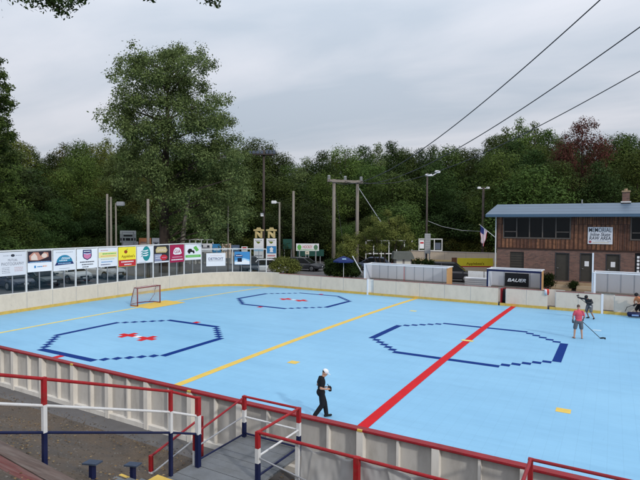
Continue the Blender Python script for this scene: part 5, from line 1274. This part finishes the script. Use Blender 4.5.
# green lettered sign
def gs(t, w_, h):
    text_part('HOCKEY', t, w_*.42, h*.4, 0, h*.55, y_, plain((.5, .1, .09)), bold=.012); poly(t, GRN, ellp(-w_*.36, h*.5, w_*.09, h*.34), y_); poly(t, plain((.08, .2, .1)), ellp(w_*.36, h*.5, w_*.09, h*.34), y_); bars(t, GRN, [(-w_*.46, w_*.46, h*.14, .08)], y_)
upright(296.2, 319, 243.5, 250.8, 62, 'long white signboard with green emblems and red word above the road', PAPER2, gs, legr=.07)
upright(305.2, 309.2, 251.2, 254.3, 61.5, 'small cream sign under the long white signboard', plain((.66, .62, .5)), lambda t, w_, h: bars(t, INK, [(-.1, .1, h*.5, .1)], y_))
# green net fence panels
for (a, c, y0, y1, lab) in ((283, 292.5, 239, 249, 'dark green mesh panel left of the grey wood pole'), (297, 324, 249.5, 256, 'dark green mesh panel under the long white signboard')):
    upright(a, c, y0, y1, 66, lab, plain((.02, .075, .06), .8, .3), None, 'mesh_fence', 'fence')
# kiosk with dark roof
kp = ond(403.5, 263, 45.5); g = gz(kp[0], kp[1])
t = thing('kiosk', 'small pale kiosk with dark sloped roof behind the long grey shelter', 'kiosk', (kp[0], kp[1], g), facing((0, 1)))
MB().box((-.72, 0, 0), (.72, 1.2, 2.05)).build('wall', plain((.22, .2, .19)), t)
for s in (-1, 1): MB().box((s*.36-.27, -.03, .1), (s*.36+.27, -.002, 2.0)).build('door', plain((.55, .53, .47)), t)
MB().hexa([(-.98, -.35, 2.02), (.98, -.35, 2.02), (.98, 1.4, 2.02), (-.98, 1.4, 2.02)], [(-.85, -.1, 2.62), (.72, -.1, 2.62), (.72, 1.1, 2.68), (-.85, 1.1, 2.68)]).build('roof', plain((.085, .09, .08), .8, .2), t)
# umbrella
up_ = ond(343.5, 275, 46.6); g = gz(up_[0], up_[1])
t = thing('patio_umbrella', 'dark blue umbrella on a white pole in front of the clipped hedge', 'umbrella', (up_[0], up_[1], g))
H_ = ond(343.5, 256, 46.6)[2]-g; MB().tube([(0, 0, 0), (0, 0, H_-.05)], .03).build('pole', WHITE, t)
b = MB(); n = 8; Rr = 1.0
b.v = [(0, 0, H_)]+[(Rr*.55*math.cos(2*PI*k/n), Rr*.55*math.sin(2*PI*k/n), H_-.19) for k in range(n)]+[(Rr*math.cos(2*PI*k/n), Rr*math.sin(2*PI*k/n), H_-.44) for k in range(n)]+[(Rr*math.cos(2*PI*k/n), Rr*math.sin(2*PI*k/n), H_-.56) for k in range(n)]
for k in range(n): k2 = (k+1) % n; b.f += [[0, 1+k, 1+k2], [1+k, 1+n+k, 1+n+k2, 1+k2], [1+n+k, 1+2*n+k, 1+2*n+k2, 1+n+k2]]; b.m += [0, 0, 0]
o = b.build('canopy', UMB, t); o.modifiers.new('s', 'SOLIDIFY').thickness = .01
e_ = blk(t, LBLU, -.18, .18, -.05, .05, 0, 'emblem'); e_.location = (.38, -.62, H_-.23); e_.rotation_euler = (-.9, 0, .55)
a, c = ond(352.5, 256, 46.3), ond(361.5, 272, 46.3)
tag(MB().tube([a, c+(c-a)*.06], .05).build('leaning_post', WHITE), 'white post leaning beside the dark blue umbrella', 'post')
# ---------------------------------------------------------------- vegetation
def pmesh(name, V, Fq, m):
    me = bpy.data.meshes.new(name); n = len(V); k = len(Fq)
    me.vertices.add(n); me.vertices.foreach_set('co', np.ascontiguousarray(V, dtype=np.float32).ravel())
    me.loops.add(k*4); me.loops.foreach_set('vertex_index', np.ascontiguousarray(Fq, dtype=np.int32).ravel())
    me.polygons.add(k); me.polygons.foreach_set('loop_start', np.arange(0, k*4, 4, dtype=np.int32)); me.polygons.foreach_set('loop_total', np.full(k, 4, dtype=np.int32))
    me.update(calc_edges=True); me.materials.append(m); return me
def leaves(P, N, size, rng, droop=.3):
    """one lozenge leaf (or spray) per point P, roughly facing N"""
    n = len(P); N = N/np.maximum(np.linalg.norm(N, axis=1, keepdims=True), 1e-6); A = rng.normal(size=(n, 3)); A[:, 2] -= droop
    A -= N*(A*N).sum(1, keepdims=True); A /= np.maximum(np.linalg.norm(A, axis=1, keepdims=True), 1e-6); B = np.cross(N, A)
    s = (size*rng.uniform(.55, 1.35, n))[:, None]; w_ = s*rng.uniform(.38, .6, n)[:, None]
    V = np.empty((n, 4, 3)); V[:, 0] = P-A*s*.5; V[:, 1] = P+B*w_*.5+A*s*.05-N*s*.08; V[:, 2] = P+A*s*.5-N*s*.05; V[:, 3] = P-B*w_*.5+A*s*.05-N*s*.08
    return V.reshape(-1, 3), np.arange(n*4).reshape(-1, 4)
def blob_points(blobs, n, rng, shell=.45):
    vol = np.array([b[3]*b[4]*b[5] for b in blobs])**.72; cnt = rng.multinomial(n, vol/vol.sum()); P = []; N = []
    for b, c in zip(blobs, cnt):
        if c == 0: continue
        d = rng.normal(size=(c, 3)); d /= np.linalg.norm(d, axis=1, keepdims=True); r = (shell+(1-shell)*rng.random(c)**.6)*(1+.12*rng.normal(size=c))
        P.append(np.array(b[:3])+d*r[:, None]*np.array(b[3:6])); N.append(d*1.0+rng.normal(size=(c, 3))*.36+np.array([0, 0, .5]))
    return np.concatenate(P), np.concatenate(N)
def make_blobs(h, base, wid, shape, nb, rng, br):
    """leaf clusters filling a crown from base to h; shape(t) gives relative radius"""
    out = []
    for i in range(nb):
        t = (i+rng.random())/nb; r = wid*shape(t); a = rng.random()*2*PI; q = math.sqrt(rng.random())*.82
        z = base+(h-base)*t; s = br*rng.uniform(.65, 1.3)*(.55+.6*shape(t))
        out.append((math.cos(a)*r*q, math.sin(a)*r*q, z-s*.4*t, s*rng.uniform(.9, 1.3), s*rng.uniform(.9, 1.3), s*rng.uniform(.6, .85)))
    return out
def trunk_mesh(h, r, blobs, rng, nl, m, lean=.03, base=.3):
    b = MB(); b.use(m); k = 7; pts = []; 
    for i in range(k+1): t = i/k; pts.append((lean*h*t+.12*r*rng.normal(), .1*r*rng.normal()+lean*.3*h*t, h*.93*t))
    b.tube(pts, [r*(1.25 if i == 0 else 1-.88*i/k) for i in range(k+1)], 8)
    for q in sorted(rng.choice(len(blobs), min(nl, len(blobs)), replace=False)):
        c = blobs[q]; t = max(base*.7, min(.88, c[2]/h-.14)); f = t*k/.93*.93; i = min(int(f), k-1); p0 = Vector(pts[i]).lerp(Vector(pts[i+1]), f-i); p1 = Vector(c[:3]); md = p0.lerp(p1, .5)+Vector((0, 0, .06*(p1-p0).length))
        rr = r*(1-.88*t)*.5; b.tube([p0, md, p1], [rr, rr*.6, rr*.2], 5, False)
    me = b.mesh('trunk'); me.polygons.foreach_set('use_smooth', [True]*len(me.polygons)); return me
L1 = leafmat('leaf_green', (.010, .022, .006), (.076, .115, .027)); L2 = leafmat('leaf_deep', (.007, .017, .005), (.048, .080, .022))
L3 = leafmat('leaf_yellowing', (.022, .034, .008), (.125, .13, .028), (.18, .12, .03)); L4 = leafmat('leaf_red', (.036, .038, .014), (.17, .062, .048), (.065, .075, .024))
L5 = leafmat('leaf_silver', (.024, .043, .012), (.18, .235, .085), None, False); L6 = leafmat('leaf_olive', (.048, .066, .013), (.19, .21, .055), None, False); L8 = leafmat('leaf_edge', (.012, .025, .006), (.072, .105, .024), None, False); L7 = leafmat('leaf_bright', (.015, .032, .006), (.10, .142, .033))
LP = leafmat('leaf_pine', (.006, .015, .005), (.04, .066, .02)); LH = leafmat('leaf_hedge', (.005, .013, .004), (.03, .055, .012))
rnd = lambda t: max(.12, math.sin(PI*min(1, max(0, .12+.8*t)))**.7)
ovl = lambda t: max(.15, (1-abs(2*t-.75)**2.2*.55))*(1 if t < .85 else .75)
cone = lambda t: max(.06, (1-t)**.8)
TREES = {}
def tree_kind(key, h, base, wid, shape, nb, br, n, size, lm, tr, seed, nl=12, barkm=None, lean=.02, shell=.45):
    rng = np.random.default_rng(seed); bl_ = make_blobs(h, base, wid, shape, nb, rng, br); P, N = blob_points(bl_, int(n*2.1), rng, shell)
    V, Fq = leaves(P, N, size*.68, rng); TREES[key] = (pmesh('crown', V, Fq, lm), trunk_mesh(h, tr, bl_, rng, nl, barkm or BARK, lean, base/h), h)
for i in range(4): tree_kind('green%d' % i, 20, 4.5-i*.4, 5.2+.3*i, (rnd, ovl)[i % 2], 40, 2.1, 8500, .5, (L1, L2, L7, L3)[i], .34, 10+i)
for i in range(3): tree_kind('loose%d' % i, 20, 6, 4.6, ovl, 26, 1.6, 4600, .46, (L1, L5, L7)[i], .28, 20+i, shell=.3)
for i in range(2): tree_kind('under%d' % i, 11, 1.0, 4.2, rnd, 30, 1.6, 6500, .42, (L2, L1)[i], .2, 30+i)
for i in range(2): tree_kind('bush%d' % i, 4, .2, 3.2, rnd, 22, 1.1, 4200, .3, (L1, L3)[i], .08, 40+i)
tree_kind('pine', 22, 3, 4.6, cone, 46, 1.7, 9500, .42, LP, .36, 50)
tree_kind('red', 18, 7.5, 4.4, rnd, 34, 1.5, 5600, .42, L4, .3, 60, shell=.3)
def plant_tree(key, x, y, h, label, name='broadleaf_tree', cat='tree', group=None, wide=1, z=None, rz=None):
    cr_, tr_, hh = TREES[key]; s = h/hh
    t = thing(name, label, cat, (x, y, gz(x, y)-.1 if z is None else z), random.uniform(0, 6.28) if rz is None else rz, group); t.scale = (s*wide, s*wide, s)
    link('crown', cr_, t); link('trunk', tr_, t); return t
prof = [(-60, 120), (-30, 105), (0, 128), (20, 142), (38, 152), (52, 150), (70, 142), (86, 138), (102, 140), (125, 142), (160, 140), (200, 145), (232, 146), (246, 150), (252, 141), (262, 141), (274, 146), (284, 156), (293, 166), (302, 155), (315, 152), (340, 150), (360, 148), (378, 145), (390, 141), (402, 147), (420, 149), (440, 146), (458, 149), (474, 149), (488, 140), (500, 124), (514, 124), (528, 118), (542, 124), (552, 134), (562, 138), (575, 141), (590, 140), (605, 138), (620, 136), (640, 138), (670, 132), (700, 125), (740, 130)]
def top_at(px):
    for (a, ya), (c, yc) in zip(prof, prof[1:]):
        if a <= px <= c: return ya+(yc-ya)*(px-a)/(c-a)
    return 140
GB = 'tall trees of the wood behind the rink'; LB = {0: 'tall green broadleaf tree standing in the wood behind the rink', 1: 'tall yellowing broadleaf tree standing in the wood behind the rink', 2: 'tall loose crowned tree standing in the wood behind the rink'}
keys = ['green0', 'green1', 'green2', 'green0', 'green1', 'green3', 'loose0', 'loose1']
px = -70; i = 0
while px < 745:
    near = sm(60, -20, px) if px < 80 else 0
    D = random.uniform(88, 104)-near*26
    if px > 560: D -= 12
    k = random.choice(keys)
    if 484 < px < 552: k = random.choice(['loose2', 'loose0', 'loose2'])
    yt = top_at(px)+random.uniform(-2, 5); top = ond(px, yt, D); g = gz(top[0], top[1])
    lab = LB[1] if k == 'green3' else LB[2] if k.startswith('loose') else LB[0]
    plant_tree(k, top[0], top[1], max(8, top[2]-g)*1.02, lab, group=GB, wide=random.uniform(.85, 1.1)*.95)
    px += random.uniform(11, 17)*(1.0); i += 1
# second and third rows: lower trees in front and a dark filling behind
for (step, D0, D1, dy0, dy1, kk, lab, grp) in ((19, 76, 86, 14, 44, ['green0', 'green1', 'green2', 'under0', 'under1', 'loose0', 'green3'], 'mid height tree at the front of the wood behind the rink', 'front row trees of the wood'),
                                            (22, 112, 124, 3, 16, ['green0', 'green1', 'green2'], 'tall dark tree deep in the wood behind the rink', 'rear row trees of the wood')):
    px = -80
    while px < 750:
        D = random.uniform(D0, D1)-(22*sm(60, -20, px) if D0 < 100 and px < 80 else 0); yt = top_at(px)+random.uniform(dy0, dy1); top = ond(px, yt, D); g = gz(top[0], top[1])
        if not (480 < px < 720 and D < 80 and False): plant_tree(random.choice(kk), top[0], top[1], max(5, top[2]-g), lab, group=grp, wide=random.uniform(.9, 1.25))
        px += random.uniform(.75, 1.25)*step
for (step, D0, D1, y0, y1, kk, lab, grp) in ((17, 68, 78, 196, 222, ['under0', 'under1', 'under0'], 'low dark undergrowth tree at the edge of the wood', 'undergrowth trees at the edge of the wood'),
                                            (15, 66, 74, 231, 243, ['bush0', 'bush0', 'bush1'], 'waist high green bush at the edge of the wood', 'bushes at the edge of the wood')):
    px = -60
    while px < 500:
        D = random.uniform(D0, D1)-(26*sm(70, -20, px) if px < 90 else 0); yt = random.uniform(y0, y1); top = ond(px, yt, D); g = gz(top[0], top[1])
        if not (step == 15 and 286 < px < 330): plant_tree(random.choice(kk), top[0], top[1], max(1.2, top[2]-g), lab, 'woodland_bush' if step == 15 else 'understory_tree', 'bush' if step == 15 else 'tree', grp, random.uniform(.9, 1.4))
        px += random.uniform(.7, 1.3)*step
# trees behind the clubhouse
for px, yt, D, k, lab in ((505, 150, 66, 'green2', 'dark tree close behind the left end of the clubhouse roof'), (532, 165, 62, 'under1', 'rounded tree low behind the clubhouse roof'), (558, 160, 66, 'green0', 'dark tree behind the middle of the clubhouse roof'), (600, 160, 64, 'green1', 'dark green tree right behind the clubhouse chimney'), (636, 150, 66, 'green2', 'dark tree behind the clubhouse at the right frame edge')):
    top = ond(px, yt, D); plant_tree(k, top[0], top[1], top[2]-gz(top[0], top[1]), lab, wide=1.15)
top = ond(585, 117, 74); plant_tree('red', top[0], top[1], top[2]-gz(top[0], top[1]), 'red leaved maple rising behind the clubhouse roof', 'maple_tree', wide=.76)
D = 38; e0_ = ond(-26, 262, D); ge = gz(e0_[0], e0_[1]); rng = np.random.default_rng(21); eb2 = []
et = thing('broadleaf_tree', 'tall dark leafy tree cut off by the left frame edge', 'tree', (e0_[0], e0_[1], ge))
for px, py, r in ((-4, 64, 6), (3, 72, 5), (-12, 70, 10), (4, 84, 7), (-8, 88, 12), (7, 98, 6), (9, 108, 6), (0, 106, 12), (-16, 104, 13), (3, 122, 10), (-10, 124, 14), (8, 136, 8), (0, 146, 12), (9, 158, 9), (-12, 150, 15), (3, 170, 12), (12, 180, 8), (-10, 178, 15), (4, 196, 12), (10, 206, 9), (-14, 206, 15), (2, 222, 10), (-30, 90, 18), (-36, 120, 20), (-36, 160, 22), (-36, 200, 20), (-24, 62, 14)):
    for k in range(3):
        c = ond(px+random.gauss(0, 3), py+random.gauss(0, 3.5), D+random.uniform(-2.4, 2.4)); q = r*D/F*random.uniform(.5, .85); eb2.append((c[0]-e0_[0], c[1]-e0_[1], c[2]-ge, q, q, q*.8))
P, N = blob_points(eb2, 34000, rng, .1); P = P+rng.normal(size=P.shape)*.1; V, Fq = leaves(P, N, .2, rng, .4); link('crown', pmesh('crown', V, Fq, L8), et)
b = MB(); b.use(BARK); hh = max(c[2] for c in eb2); b.tube([(0, 0, -.3), (.1, .1, hh*.4), (0, .1, hh*.95)], [.42, .32, .06], 9)
for c in eb2[::5]: z_ = max(1.5, c[2]-1.6); b.tube([(0, .1, z_), (c[0]*.5, c[1]*.5+.05, z_+.9), c[:3]], [.09, .05, .012], 5, False)
b.build('trunk', None, et, smooth=True)
# the big pale leaved tree
D = 52; bt = ond(167, 46, D); g = gz(bt[0], bt[1]); Hb = bt[2]-g; rng = np.random.default_rng(5)
def bl_px(px, py, rpx, dd=0, sq=.8):
    c = ond(px, py, D+dd); s = rpx*D/F; return (c[0]-bt[0], c[1]-bt[1], c[2]-g, s, s, s*sq)
big = []
crown_px = [(128, 62, 9), (140, 66, 13), (122, 78, 8), (150, 62, 12), (166, 58, 13), (180, 60, 13), (196, 64, 12), (204, 72, 9), (158, 76, 17), (178, 78, 17), (194, 84, 14), (140, 84, 14), (128, 96, 12), (117, 112, 9), (107, 109, 4), (104, 118, 4), (146, 102, 16), (166, 104, 18), (188, 104, 17), (206, 104, 12), (216, 108, 10), (130, 118, 13), (124, 130, 12), (146, 124, 17), (168, 128, 18), (190, 126, 18), (210, 124, 15), (224, 122, 10), (228, 136, 10), (136, 142, 15), (154, 148, 16), (176, 150, 17), (198, 148, 17), (218, 146, 15), (232, 156, 12), (126, 152, 11), (140, 166, 14), (160, 172, 15), (184, 172, 16), (206, 168, 16), (226, 172, 13), (236, 186, 10), (150, 190, 12), (178, 194, 14), (204, 192, 15), (222, 196, 12), (134, 186, 10), (170, 212, 9), (206, 214, 10), (224, 214, 9), (144, 208, 8), (112, 126, 5), (124, 172, 9), (154, 212, 8), (190, 220, 11), (210, 230, 9), (232, 208, 11), (240, 196, 9), (238, 222, 9), (226, 232, 8), (172, 232, 7)]
for px, py, r in crown_px:
    for k in range(7):
        big.append(bl_px(px+random.gauss(0, 6.5), py+random.gauss(0, 6), r*random.uniform(.35, .8), random.uniform(-4.6, 4.6), random.uniform(.7, 1.15)))
P, N = blob_points(big, 96000, rng, .0); P = P+rng.normal(size=P.shape)*.22; V, Fq = leaves(P, N, .235, rng, .5)
t = thing('poplar_tree', 'big pale green poplar towering behind the banners, far taller than the wood', 'tree', (bt[0], bt[1], g))
link('crown', pmesh('crown', V, Fq, L5), t)
b = MB(); b.use(BARK); tp_ = [Vector(ond(px, py, D))-Vector((bt[0], bt[1], g)) for px, py in ((164.5, 290), (164.5, 245), (164, 205), (165, 170), (167, 130), (168, 95), (168, 62))]
b.tube(tp_, [.62, .5, .44, .36, .26, .15, .05], 10)
for c in big[::9]:
    zc = c[2]-2.4; i = max(1, min(len(tp_)-2, sum(1 for q in tp_ if q.z < zc)-1)); f = (zc-tp_[i].z)/(tp_[i+1].z-tp_[i].z); f = min(1, max(0, f)); p0 = tp_[i].lerp(tp_[i+1], f); p1 = Vector(c[:3]); L_ = (p1-p0).length
    b.tube([p0, p0.lerp(p1, .45)+Vector((0, 0, .03*L_)), p1], [.05+.012*L_, .03+.006*L_, .012], 5, False)
b.build('trunk', None, t, smooth=True)
# leaning second stem at its right
lt = thing('leaning_tree', 'pale leaning tree trunk right of the big poplar', 'tree', ond(181, 275, 53)); o3 = Vector(ond(181, 275, 53)); pp = [Vector(ond(x, y, 53))-o3 for x, y in ((181, 275), (182, 245), (185, 220), (190, 190), (196, 168))]
MB().tube(pp, [.3, .26, .2, .14, .07], 8).build('trunk', PALEBARK, lt, smooth=True); rng = np.random.default_rng(8)
bl2 = [(*(pp[-1]+Vector((rng.normal()*1.6, rng.normal()*1.6, rng.normal()*1.4-.5))), 1.2, 1.2, .8) for k in range(9)]; P, N = blob_points(bl2, 2400, rng, .3); V, Fq = leaves(P, N, .3, rng); link('crown', pmesh('crown', V, Fq, L1), lt)
# small yellowish tree and shrubs in front of the lot
D = 50; c0 = ond(392, 268, D); g = gz(c0[0], c0[1]); rng = np.random.default_rng(9)
stt = thing('small_tree', 'small multi stemmed tree with yellow green leaves behind the long shelter', 'tree', (c0[0], c0[1], g)); bl3 = []
for px, py, r in ((392, 222, 8), (380, 226, 9), (404, 228, 8), (370, 232, 9), (390, 234, 12), (408, 238, 9), (360, 238, 9), (376, 240, 10), (396, 244, 9), (412, 246, 6), (352, 244, 9), (366, 248, 8), (382, 248, 7), (344, 248, 8), (340, 256, 6), (352, 254, 7), (404, 250, 6), (387, 213, 5), (374, 219, 5), (400, 219, 5), (346, 238, 6)):
    c = ond(px, py, D+random.uniform(-1.4, 1.4)); s = r*D/F*.85; bl3.append((c[0]-c0[0], c[1]-c0[1], c[2]-g, s, s, s*.75))
P, N = blob_points(bl3, 22000, rng, .1); P = P+rng.normal(size=P.shape)*.12; V, Fq = leaves(P, N, .15, rng, .4); link('crown', pmesh('crown', V, Fq, L6), stt)
b = MB(); b.use(BARK)
for x0, x1 in ((381, 376), (384, 386), (390, 398), (379, 364), (392, 406)):
    a = Vector(ond(x0, 268, D)); m_ = Vector(ond((x0+x1)/2, 252, D)); c = Vector(ond(x1, 236, D)); oo = Vector((c0[0], c0[1], g)); b.tube([a-oo, m_-oo, c-oo], [.075, .06, .025], 6)
for c in bl3: b.tube([Vector((c[0]*.5, c[1]*.5, max(.8, c[2]-1.2))), Vector(c[:3])], [.03, .01], 4, False)
b.build('trunk', None, stt, smooth=True)
def shrub(specs, D, n, size, lm, label, name='shrub', cat='shrub', seed=1):
    rng = np.random.default_rng(seed); c0 = ond(specs[0][0], specs[0][1], D); g = gz(c0[0], c0[1]); t = thing(name, label, cat, (c0[0], c0[1], g)); bl_ = []
    for px, py, r in specs: c = ond(px, py, D+rng.uniform(-.4, .4)); s = r*D/F; bl_.append((c[0]-c0[0], c[1]-c0[1], c[2]-g, s, s, s*.85))
    P, N = blob_points(bl_, n, rng, .3); P = P+rng.normal(size=P.shape)*.11; V, Fq = leaves(P, N, size, rng, 0); link('foliage', pmesh('foliage', V, Fq, lm), t)
    b = MB(); [b.tube([(c[0]*.8, c[1]*.8, -.1), c[:3]], [.04, .015], 5) for c in bl_]; b.build('stem', BARK, t)
    return t
shrub([(276, 264, 5), (281, 262, 6), (287, 263, 6), (293, 264, 6), (272, 267, 4), (284, 268, 5), (291, 269, 5), (278, 270, 4), (297, 268, 4)], 52.5, 11000, .18, L6, 'low spreading olive shrub in front of the dark sedan', seed=3)
shrub([(329, 263, 4), (329, 270, 5), (335, 264, 5), (336, 271, 5), (343, 262, 5), (343, 271, 6), (350, 264, 5), (351, 271, 5), (356, 267, 4), (356, 272, 4)], 48, 17000, .2, LH, 'dark clipped hedge behind the blue umbrella', 'hedge', 'hedge', 4)
shrub([(412, 262.5, 3), (418, 262, 3.2), (425, 262, 3.2), (431, 262.5, 3)], 46, 1800, .14, LH, 'low dark shrub row behind the roof of the long shelter', seed=5)
shrub([(546, 278, 3), (550, 277, 3.4), (546, 283, 3), (551, 283, 3)], 39.4, 2200, .13, LH, 'green shrub left of the left plain brown door', seed=6)
shrub([(572, 285, 2), (574.5, 284, 2.2)], 39.6, 1000, .11, LH, 'small green shrub between the two door steps', seed=7)
# near tree overhead at the left: its trunk is out of frame, the branch tips hang into the top of it
D = 7.5; base_ = ond(-330, 480, 8.5); gzb = gz(base_[0], base_[1])
ov = thing('overhanging_tree', 'near tree whose dark leafy branch tips hang into the top left of the view', 'tree', (base_[0], base_[1], gzb)); ob = Vector((base_[0], base_[1], gzb)); rng = np.random.default_rng(12); bl4 = []; tips = []
for px, py, r, n_ in ((20, -8, 13, 1), (35, -4, 13, 1), (50, -2, 15, 1), (64, 0, 14, 1), (72, 2, 10, 1), (60, 10, 8, 1), (66, 13, 6, 1), (80, -6, 10, 1), (100, -20, 14, 1), (30, -24, 22, 1), (60, -24, 22, 1), (130, -22, 14, 1), (148, -8, 9, 1), (152, -2, 5, 1), (180, -22, 14, 1), (204, -6, 9, 1), (213, 0, 8, 1), (216, 5, 5, 1), (230, -14, 10, 1), (0, -50, 40, 1), (80, -60, 40, 1), (160, -60, 40, 1), (-60, -20, 40, 1), (-100, -80, 60, 1), (220, -50, 26, 1)):
    c = Vector(ond(px, py, D+random.uniform(-.3, .3)))-ob; s = r*1.25*D/F; bl4.append((c.x, c.y, c.z, s*1.05, s*1.05, s*.8)); tips.append(c)
P, N = blob_points(bl4, 15000, rng, .1); V, Fq = leaves(P, N, .062, rng, .6); link('crown', pmesh('crown', V, Fq, LP), ov)
b = MB(); b.use(BARK); top = Vector(ond(-240, -160, 8.3))-ob; trk = [Vector((0, 0, -.3)), Vector((.1, .1, 2)), top*.6, top]; b.tube(trk, [.3, .24, .2, .12], 10)
for c in tips: b.tube([top, top.lerp(c, .5)+Vector((0, 0, .35)), c], [.05, .03, .006], 5, False)
b.build('trunk', None, ov, smooth=True)
